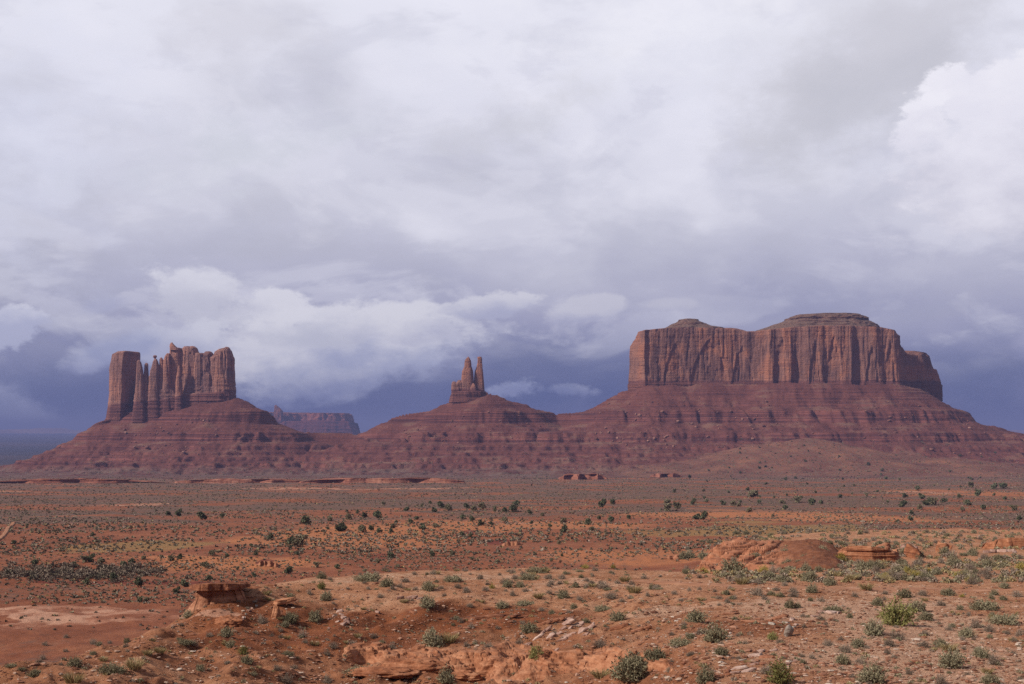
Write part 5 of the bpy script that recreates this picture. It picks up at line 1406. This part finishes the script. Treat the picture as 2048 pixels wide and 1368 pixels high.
def shrubs():
    r = np.random.default_rng(31)
    C6 = [(160, 655, 150, 'l'), (380, 660, 60, 'g'), (270, 685, 90, 's'), (665, 660, 120, 'l'), (515, 710, 100, 's'), (545, 612, 50, 'g'), (820, 640, 55, 'g'), (960, 670, 55, 'g'), (1235, 675, 60, 'g'), (1145, 606, 120, 'l'), (1100, 645, 120, 'l'), (1435, 577, 50, 'b'), (1600, 577, 40, 'b'),
          (510, 815, 100, 's', 'dark sagebrush alone on the crest edge above the left end of the long red ledge'), (1110, 955, 110, 's', 'dark round bush growing at the upper left of the tilted pale slabs'), (1150, 1132, 112, 'n', 'bright green tall bush at the foot of the tilted pale slabs'), (540, 1045, 150, 's', 'broad sagebrush with straw grass at its right, below the long red ledge'), (640, 1025, 100, 'y', 'straw grass clump hugging the right side of the broad sagebrush'),
          (890, 695, 45, 'b'), (1010, 740, 50, 'g'), (1225, 730, 45, 'g'), (950, 815, 90, 's'), (1080, 797, 110, 'l'), (1160, 757, 60, 'y'), (1400, 765, 45, 'g'), (1310, 755, 80, 's'), (1540, 827, 110, 'l', 'low spreading sagebrush on the grey gravel right above the tilted pale slabs'), (1590, 760, 90, 'g'), (1725, 722, 100, 'y'), (1630, 887, 100, 's', 'dark sagebrush at the upper right of the tilted pale slabs'), (1525, 1057, 110, 'g', 'twiggy grey shrub on bare red ground right of the bright green bush'), (1050, 1035, 70, 'g'), (870, 1042, 60, 'g'), (740, 1037, 50, 'g'), (300, 1052, 60, 'g'), (200, 992, 60, 'g'), (65, 1032, 60, 'g'),
          (110, 1217, 170, 'l', 'long low sagebrush left of the slickrock humps near the bottom edge'), (620, 1255, 120, 's', 'grey-green bush in the hollow under the slickrock humps, cut by the bottom edge'), (1730, 1192, 190, 's', 'large sagebrush in the diagonal row right of the slickrock humps'), (1850, 1125, 130, 's', 'upper sagebrush of the diagonal row right of the slickrock humps'), (1530, 1222, 110, 'y', 'straw-coloured clump at the lower left of the diagonal sagebrush row'), (1700, 1262, 220, 's', 'wide pale bush at the bottom edge below the diagonal sagebrush row'), (2000, 1032, 150, 'l'), (760, 807, 50, 'g'), (235, 752, 50, 'g'), (375, 787, 45, 'y'), (610, 742, 40, 'g'), (1545, 697, 90, 'g'), (1670, 657, 60, 'y'), (1850, 697, 50, 'g'), (1960, 730, 40, 'g'), (1800, 740, 40, 'g'), (1700, 755, 40, 'g'), (1650, 775, 45, 'g'), (1370, 815, 50, 's'), (1340, 840, 40, 'g'), (1440, 900, 45, 's'), (850, 710, 50, 'g'), (740, 720, 60, 'g'), (690, 695, 50, 'g'), (440, 705, 40, 'g'), (310, 705, 40, 'g'), (1085, 715, 45, 'g'), (830, 780, 35, 'y'), (1240, 845, 45, 's'), (980, 690, 70, 's'), (1050, 690, 60, 's'), (1300, 640, 55, 'g'), (1220, 640, 60, 'g'), (1380, 690, 50, 's'), (1440, 690, 50, 'g')]
    C7 = [(130, 892, 130, 's', 'big dark sagebrush on the red ground left of the standing grey boulder'), (165, 962, 80, 'g'), (250, 1012, 150, 's', 'broad sagebrush with a pale dead stem, below the big dark one'), (280, 1087, 90, 's'), (580, 997, 75, 'n', 'small round green bush immediately left of the standing grey boulder'), (490, 737, 90, 'g'), (705, 747, 70, 'g'), (810, 722, 80, 's'), (680, 810, 85, 's'), (945, 832, 130, 'l', 'long low green shrub with whitish slabs along its front'), (865, 772, 55, 'g'), (1195, 797, 80, 's'), (1355, 750, 90, 's'), (1430, 832, 110, 's'), (1130, 707, 110, 'y'), (1460, 737, 70, 'g'), (1570, 797, 75, 'g'), (1610, 737, 90, 's'), (1840, 822, 190, 'l', 'widest low grey shrub on the bench near the right edge'), (1180, 972, 150, 's', 'yellow-green shrub at the left of the wide green thicket'), (1320, 915, 250, 'n', 'wide low green thicket on the lower right gravel'), (1310, 992, 110, 'g'), (1480, 882, 90, 's'), (1475, 970, 65, 'g'), (1775, 927, 90, 'g'), (1720, 982, 110, 's', 'dark bush right of the wide green thicket on the gravel'), (1950, 907, 180, 'l', 'long grey shrub with straw grass behind, at the right edge'), (1880, 880, 60, 'y'), (905, 1032, 75, 'g'), (1080, 1037, 100, 's'), (1010, 1072, 90, 'g'), (1265, 1037, 85, 'g'), (990, 1142, 100, 's', 'sagebrush standing alone above the bottom right corner slabs'), (1470, 1042, 85, 'g'), (1570, 1042, 100, 's'), (1620, 1062, 100, 'y'), (1805, 1102, 110, 's', 'round olive bush on the gravel near the right edge'), (1635, 1168, 170, 's', 'largest sagebrush near the lower right corner'), (1880, 1142, 100, 'g'), (1170, 1250, 190, 's', 'large grey-green bush at the bottom edge, lower right'), (1110, 1137, 55, 'g'), (1045, 1217, 45, 'g'), (810, 1107, 50, 'g'), (755, 1097, 45, 'g'), (545, 1197, 90, 'g'), (190, 1256, 140, 's'), (630, 1258, 190, 'n', 'green bush cut off by the bottom edge, below the flat pale slabs'), (1570, 1256, 100, 'g'), (1860, 1256, 120, 's'), (850, 597, 65, 's'), (350, 607, 150, 's'), (1640, 562, 90, 's'), (560, 642, 90, 's'), (800, 652, 90, 's'), (920, 677, 80, 's'), (400, 672, 90, 'y'), (1420, 642, 90, 'b'), (1290, 647, 110, 'g'), (1850, 572, 90, 's'), (1750, 672, 80, 'g'), (150, 702, 40, 'g'), (90, 705, 35, 'g'), (265, 757, 45, 'g'), (310, 735, 50, 's'), (315, 780, 45, 'g'), (340, 760, 40, 's'), (530, 760, 45, 'g'), (600, 710, 45, 'g'), (700, 720, 70, 'g'), (570, 735, 50, 's'), (240, 715, 35, 'g'), (1240, 730, 50, 'g'), (1060, 745, 50, 'g'), (1880, 735, 60, 's'), (1690, 745, 40, 'b'), (2010, 745, 70, 'g'), (1940, 695, 70, 's'), (650, 680, 50, 'g'), (490, 670, 60, 'g'), (330, 700, 40, 'g'), (430, 880, 40, 'y'), (1690, 1000, 45, 'g'), (1850, 950, 80, 'g'), (1955, 965, 45, 'g'), (2030, 970, 60, 'g'), (2000, 1010, 45, 'g'), (1700, 1055, 45, 'g'), (1720, 1205, 45, 'g'), (1380, 1200, 60, 'g'), (1990, 1080, 50, 'g'), (2030, 1240, 60, 'g'), (1840, 1195, 70, 'y'), (1250, 1080, 55, 'g'), (1130, 1045, 45, 'g'), (980, 1000, 55, 'g'), (680, 1125, 40, 'g'), (100, 990, 60, 's'), (420, 1020, 45, 'g'), (1555, 905, 40, 'g'), (1590, 860, 35, 'g'), (1640, 850, 35, 'g')]
    C5 = [(1695, 905, 110, 's', 'tallest dark sagebrush under the orange overhanging slab on the red slope'), (1665, 925, 60, 's'), (1845, 897, 100, 's', 'round dark sagebrush right of the overhanging slab on the red slope'), (1530, 907, 80, 'g'), (1345, 1042, 70, 's'), (1420, 1085, 70, 'n'), (1440, 1137, 80, 's', 'tall sagebrush pair on the red slope left of the slickrock humps'), (1075, 1032, 110, 'l'), (1170, 1177, 70, 's'), (640, 1200, 180, 'l', 'broad straw and sage thicket near the lower left corner'), (780, 1180, 130, 'y', 'straw grass at the right of the broad thicket near the lower left corner'), (190, 1217, 80, 's'), (430, 1152, 90, 's'), (740, 1017, 50, 's'), (1880, 637, 70, 's'), (1905, 767, 80, 's', 'sagebrush leaning on the slope just below the ridge crest, right of the overhanging bluff'), (1560, 737, 50, 'y'), (1700, 757, 50, 's'), (1095, 872, 70, 's', 'small green shrub against the foot of the pale bluff'), (1225, 982, 50, 'g'), (1320, 982, 90, 's'), (1680, 1092, 80, 'l'), (1840, 1032, 60, 'y'), (1945, 1052, 70, 'g'), (1770, 982, 60, 'g'), (1620, 1182, 60, 'g'), (1720, 1167, 50, 'g'), (1670, 1256, 100, 'g'), (1915, 1254, 80, 'g'), (420, 1250, 110, 'y'), (120, 1182, 60, 'l'), (60, 1167, 80, 'l'), (1130, 1040, 60, 'g'), (890, 1005, 35, 'y'), (860, 1090, 60, 'y'), (600, 1120, 60, 'y'), (930, 1080, 70, 'y'), (1510, 1165, 35, 'y'), (1330, 1140, 40, 'g'), (1880, 705, 60, 'n'), (1810, 735, 40, 'g'), (1640, 985, 45, 'g'), (1590, 975, 35, 'g'), (1060, 915, 40, 'g'), (1950, 790, 30, 'g')]
    n = 0
    for conv, lst in ((c6, C6), (c7, C7), (c5, C5)):
        for q in lst:
            pos = conv(q[0], q[1]); w = q[2] / 2.926
            zt, zg = zone(*pos)
            if len(q) > 4: plant(q[3], pos, w, q[4], None, r)
            else:
                sz = 'small' if w < 17 else ('medium-sized' if w < 27 else 'large')
                plant(q[3], pos, w, '%s %s %s' % (sz, ADJ[q[3]], zt), '%s, %s' % (ADJ[q[3]], zg), r)
            n += 1
    # more of the smaller ones, never overlapping the crest line
    fills = [((650, 1330), (1140, 1185), 70, 'gggsylg', (9, 18)), ((1350, 2060), (1108, 1165), 120, 'ggsslsyb', (14, 28)), ((1400, 2040), (1066, 1098), 80, 'ggssg', (8, 15)), ((1330, 2040), (1180, 1350), 80, 'gggsyg', (8, 18)), ((400, 1250), (1200, 1355), 46, 'ggsy', (8, 18)), ((40, 360), (1275, 1350), 16, 'ggs', (10, 20))]
    for (x0, x1), (y0, y1), k, kinds, (w0, w1) in fills:
        for i in range(k):
            pos = (r.uniform(x0, x1), r.uniform(y0, y1)); kd = kinds[int(r.integers(0, len(kinds)))]; w = r.uniform(w0, w1)
            zt, zg = zone(*pos)
            sz = 'small' if w < 17 else ('medium-sized' if w < 27 else 'large')
            plant(kd, pos, w, '%s %s %s' % (sz, ADJ[kd], zt), '%s, %s' % (ADJ[kd], zg), r)
            n += 1
    for slots in PROTO.values():
        for o, used in slots:
            if not used: bpy.data.objects.remove(o)
    print('shrubs', n)


def juniper_geo(seed, n=1000, lobes=11):
    r = np.random.default_rng(seed)
    a = r.uniform(0, 6.28, lobes); q = r.uniform(0.05, 0.34, lobes); zc = r.uniform(0.16, 0.62, lobes)
    C = np.stack([np.cos(a) * q, np.sin(a) * q, zc], -1); Rr = r.uniform(0.13, 0.25, lobes) * (1.15 - 0.5 * zc)
    i = r.integers(0, lobes, n)
    d = unit(r.normal(size=(n, 3)))
    c = C[i] + d * (Rr[i] * r.uniform(0.55, 1.08, n))[:, None] * np.array([1.1, 1.1, 0.95])
    c[:, 2] = np.maximum(c[:, 2], 0.02)
    ax = unit(d + r.normal(0, 0.6, (n, 3))); sd = unit(np.cross(ax, r.normal(size=(n, 3)))); s = r.uniform(0.022, 0.05, (n, 1))
    crown = quads(c, sd * s * 0.8, ax * s)
    # trunk with a few limbs
    V, Fc = [], []
    def limb(p0, p1, r0, r1):
        t = np.linspace(0, 6.28, 6, endpoint=False); ring = np.stack([np.cos(t), np.sin(t), 0 * t], -1); o = len(V) * 6
        V.append(p0 + ring * r0); V.append((p0 * .45 + p1 * .55) + r.normal(0, 0.015, 3) + ring * (r0 + r1) / 2); V.append(p1 + ring * r1)
        for k in range(2):
            for j in range(6): Fc.append((o + k * 6 + j, o + k * 6 + (j + 1) % 6, o + (k + 1) * 6 + (j + 1) % 6, o + (k + 1) * 6 + j))
    limb(np.array([0, 0, -0.05]), np.array([0.02, 0, 0.3]), 0.05, 0.03)
    for k in range(lobes): limb(np.array([0, 0, 0.12]), C[k], 0.025, 0.008)
    return crown, (np.concatenate(V), np.array(Fc))


def junipers():
    r = np.random.default_rng(41)
    J5 = [(1695, 438, 70, 'upper'), (1760, 438, 80), (1725, 450, 60), (1790, 325, 80), (1985, 360, 60), (1180, 292, 70), (1000, 532, 45), (1050, 522, 45), (490, 542, 60), (525, 540, 60), (205, 562, 60), (665, 647, 75), (720, 572, 50), (840, 527, 35), (545, 387, 35), (1470, 447, 35), (1330, 512, 35), (1495, 502, 30), (1740, 497, 35), (1390, 587, 35), (1485, 627, 35), (1850, 572, 50), (1975, 577, 40), (1225, 642, 40), (805, 687, 70), (1030, 722, 55), (820, 775, 50), (855, 772, 50), (1580, 412, 45), (80, 437, 40), (430, 562, 50), (590, 552, 55), (1700, 462, 40), (1930, 300, 50), (1300, 280, 40), (1040, 270, 60), (980, 268, 50), (1920, 350, 30), (1690, 610, 60), (1240, 505, 45), (770, 555, 55), (1200, 575, 55), (500, 675, 60), (1075, 685, 60), (160, 335, 35), (875, 555, 30), (945, 515, 25)]
    J6 = [(15, 355, 60), (130, 367, 60), (180, 357, 45), (230, 367, 45), (50, 292, 50), (140, 282, 50), (220, 282, 60), (330, 312, 35), (410, 312, 45), (450, 292, 40), (480, 352, 65), (560, 337, 45), (300, 367, 40), (310, 342, 45), (775, 302, 45), (825, 327, 50), (965, 307, 55), (885, 322, 30), (720, 287, 40), (965, 247, 45), (905, 242, 40), (1035, 207, 60), (740, 227, 45), (635, 242, 55), (550, 247, 40), (825, 232, 70), (1010, 247, 70), (1185, 272, 35), (1120, 317, 30), (1310, 312, 50), (1515, 292, 40), (1690, 287, 40), (1450, 322, 60), (1920, 242, 60), (1970, 227, 60), (1910, 202, 50), (1595, 202, 40), (1540, 217, 60), (715, 387, 45), (765, 392, 30), (1475, 357, 35), (1285, 437, 35), (1410, 472, 25), (920, 547, 40), (1300, 507, 30), (1240, 537, 35), (295, 517, 50), (540, 507, 40), (660, 502, 40), (340, 572, 40), (1310, 367, 60), (1585, 307, 45), (390, 240, 50), (480, 220, 30), (525, 200, 30), (590, 225, 50), (1230, 335, 35), (1140, 500, 35), (225, 545, 30), (770, 525, 30), (250, 205, 30), (100, 255, 30), (40, 250, 30), (780, 245, 50), (1110, 260, 35)]
    J7 = [(345, 212, 55), (380, 217, 30), (500, 197, 40), (630, 197, 40), (655, 232, 40), (730, 192, 60), (465, 167, 80), (20, 227, 60), (130, 290, 60), (175, 292, 60), (440, 252, 45), (1355, 162, 45), (1480, 207, 60), (1515, 205, 60), (1580, 192, 50), (1675, 167, 40), (1785, 152, 60), (1880, 112, 60), (1930, 110, 60), (1740, 102, 60), (1810, 232, 50), (1690, 242, 35), (1390, 262, 35), (1340, 217, 60), (2025, 292, 50), (1385, 297, 40), (1440, 232, 50), (1720, 207, 50), (1990, 237, 60), (860, 202, 40), (120, 190, 40), (190, 190, 40), (290, 205, 40), (810, 205, 60), (580, 275, 30), (1450, 170, 50), (1430, 120, 40), (1310, 305, 35)]
    protos = []
    for k in range(7):
        root = bpy.data.objects.new('juniper_tree', None); COL.objects.link(root)
        cg, tg = juniper_geo(600 + k)
        a = mesh_obj('crown', *cg, M_JUNIPER if k < 5 else M_OLIVE, root, smooth=False)
        b = mesh_obj('trunk', tg[0], tg[1], M_BARK, root)
        protos.append([root, a, b, False])

    def put_tree(px, py, wpx, label, group):
        k = int(r.integers(0, 7)); p = protos[k]
        if p[3]:
            t = p[0].copy(); COL.objects.link(t)
            for c in (p[1], p[2]):
                d = c.copy(); COL.objects.link(d); d.parent = t
        else: t = p[0]; p[3] = True
        q = on_ground(px, py, 150.0)
        h = on_hills(px, py) if q[1] > 1860 else None
        if h is not None: q = h
        w = wpx * q[1] / F * r.uniform(0.8, 1.08)
        t.location = (q[0], q[1] + w * 0.2, q[2] - 0.05)
        t.scale = (w, w, w * r.uniform(0.85, 1.15)); t.rotation_euler = (0, 0, r.uniform(0, 6.28))
        tag(t, label, 'tree', group)

    lab = {5: ('dark green juniper scattered over the left part of the plain', 'junipers on the left plain'),
           6: ('dark green juniper in the scattered belt across the middle of the plain', 'junipers across the middle plain'),
           7: ('dark green juniper on the plain beyond the rounded outcrop at right', 'junipers on the right plain')}
    for z_, conv, lst in ((5, c5, J5), (6, c6, J6), (7, c7, J7)):
        for q in lst:
            px, py = conv(q[0], q[1])
            l, g = lab[z_]
            if z_ == 5 and q[:2] in ((1695, 438), (1760, 438), (1725, 450)): l, g = 'juniper in the biggest dark clump, left of centre on the plain', 'junipers of the big clump'
            if z_ == 5 and q[:2] == (665, 647): l, g = 'largest round olive-dark juniper near the grey brush strip at left', None
            put_tree(px, py, q[2] / 2.926, l, g)
    # on the sandy apron and the far right of the plain
    for k in range(100):
        px = r.uniform(1330, 2045); py = r.uniform(880, 1012)
        if py < 905 and not 1430 < px < 1640: continue
        if py < 940 and px < 1400: continue
        put_tree(px, py, r.uniform(5, 10) * (0.6 + (py - 880) / 200), 'tiny dark juniper dotted on the sandy apron below the big butte' if py < 958 else 'small dark juniper on the far plain below the sandy apron', 'junipers on the apron' if py < 958 else 'junipers on the far plain')
    for q in protos:
        if not q[3]:
            for o in q[:3]: bpy.data.objects.remove(o)


def scrub():
    """ground cover nobody could count: low tufts on the bench, brush over the plain"""
    r = np.random.default_rng(51)

    def build(name, items, per, mats, label, leafs=1.0):
        pos, siz, tone = items
        n = len(pos)
        d = unit(r.normal(size=(n, per, 3))); d[..., 2] = np.abs(d[..., 2])
        R = r.uniform(0.5, 1.0, (n, per, 1)) * 0.5
        c = pos[:, None] + d * R * siz[:, None, None] * np.array([1.1, 1.1, 1.0])
        ax = unit(d + r.normal(0, 0.5, (n, per, 3)) + np.array([0, 0, 0.4])); sd = unit(np.cross(ax, r.normal(size=(n, per, 3))))
        s = siz[:, None, None] * r.uniform(0.12, 0.26, (n, per, 1)) * leafs
        V, Fq = quads(c.reshape(-1, 3), (sd * s * 0.8).reshape(-1, 3), (ax * s).reshape(-1, 3))
        o = mesh_obj(name, V, Fq, mats, smooth=False, mats_idx=np.repeat(tone, per))
        return tag(o, label, 'scrub', kind='stuff')

    # plain
    P, Sz, T = [], [], []
    for k in range(70000):
        px = r.uniform(-250, 2300); py = 955 + (1262 - 955) * r.uniform() ** 1.5
        x, y, z = on_ground_fast(px, py)
        if y < 165 or (y < 330 and px > 1390): continue
        dn = 0.62 + 0.9 * float(fbm(x / 60, y / 40, 4, 3)) - 0.25 * float(pn(x / 200, y / 90, 2) > 0.25)
        if 1208 < py < 1262 and px < 360: dn *= 0.12
        if y < 300: dn *= 0.8
        if r.uniform() > dn: continue
        s = r.uniform(0.4, 1.0) * (0.65 if y < 350 else 1.0) * (1.0 + 0.5 * sstep(y, 700, 1500))
        P.append((x, y, z)); Sz.append(s); T.append(int(r.choice(4, p=[0.52, 0.30, 0.13, 0.05])))
    # the grey brush strip at left
    B, Bs, Bt = [], [], []
    for k in range(300):
        px = r.normal(130, 75); py = r.normal(1149, 7)
        if r.uniform() < 0.3: px = r.uniform(200, 320); py = r.normal(1143, 5)
        x, y, z = on_ground_fast(px, py)
        B.append((x, y, z)); Bs.append(r.uniform(1.0, 2.2)); Bt.append(1 if r.uniform() < .8 else 0)
    build('brush', (np.array(B), np.array(Bs), np.array(Bt)), 70, [M_BRUSH, M_DRY], 'grey strip of bare dense brush on the low ground at left', 0.36)
    build('scrub', (np.array(P), np.array(Sz), np.array(T)), 11, [M_BRUSH, M_DRY, M_OLIVE, M_STRAW], 'low grey-brown scrub speckling the whole red plain', 1.15)
    print('scrub', len(P))
    # apron and hill foot
    P, Sz, T = [], [], []
    for k in range(5000):
        px = r.uniform(0, 2060); py = r.uniform(875, 965)
        q = on_hills(px, py)
        if q is None: continue
        dn = 0.15 + 0.85 * sstep(py, 905, 945) + (0.6 if 1380 < px < 1900 and py > 880 else 0)
        if r.uniform() > dn * (0.8 + float(fbm(q[0] / 60, q[1] / 60, 3, 2))): continue
        P.append(q); Sz.append(r.uniform(1.2, 2.6)); T.append(int(r.choice(3, p=[0.4, 0.3, 0.3])))
    build('scrub', (np.array(P), np.array(Sz), np.array(T)), 8, [M_BRUSH, M_DRY, M_OLIVE], 'sparse grey-green scrub over the foot of the talus slopes', 1.2)
    # bench and outcrop
    P, Sz, T = [], [], []
    for k in range(17500):
        px = r.uniform(-250, 2380); py = 1062 + (1372 - 1062) * r.uniform() ** 1.2
        x, y, z = on_ground_fast(px, py)
        if y > 340 or (y > 160 and px < 1390): continue
        belt = 1.0 if (px > 1370 and 1112 < py < 1166) else (0.75 if px > 1400 and py < 1100 else 0.16)
        if 1168 < py < 1185 and px > 1250: belt = 0.04
        if px < 1000 and py > 1190: belt = 0.14
        if r.uniform() > belt * (0.75 + float(fbm(x / 9, y / 9, 3, 2))): continue
        big = r.uniform(0.35, 0.95) if belt > 0.5 else r.uniform(0.10, 0.34)
        P.append((x, y, z)); Sz.append(big); T.append(int(r.choice(4, p=[0.36, 0.36, 0.10, 0.18])))
    build('scrub', (np.array(P), np.array(Sz), np.array(T)), 64, [M_SAGE, M_DRY, M_OLIVE, M_STRAW], 'small tufts and seedlings between the shrubs of the foreground bench', 0.38)
    print('tufts', len(P))


shrubs()
junipers()
scrub()
# ------------------------------------------------------------------ haze
def haze():
    x, y0, y1, z0, z1 = 45000, -3000, 62000, -700, 262
    v = [(-x, y0, z0), (x, y0, z0), (x, y1, z0), (-x, y1, z0), (-x, y0, z1), (x, y0, z1), (x, y1, z1), (-x, y1, z1)]
    f = [(0, 3, 2, 1), (4, 5, 6, 7), (0, 1, 5, 4), (1, 2, 6, 5), (2, 3, 7, 6), (3, 0, 4, 7)]
    m = bpy.data.materials.new('haze'); m.use_nodes = True
    nt = m.node_tree
    nt.nodes.clear()
    out = node(nt, 'ShaderNodeOutputMaterial')
    pv = node(nt, 'ShaderNodeVolumePrincipled')
    pv.inputs['Color'].default_value = (0.23, 0.27, 0.53, 1)
    pv.inputs['Density'].default_value = HAZE_DENSITY
    nt.links.new(pv.outputs[0], out.inputs['Volume'])
    o = mesh_obj('haze', v, f, m, smooth=False)
    tag(o, 'thin blue haze filling the air over the desert', 'haze', kind='stuff')


HAZE_DENSITY = 7e-5
haze()
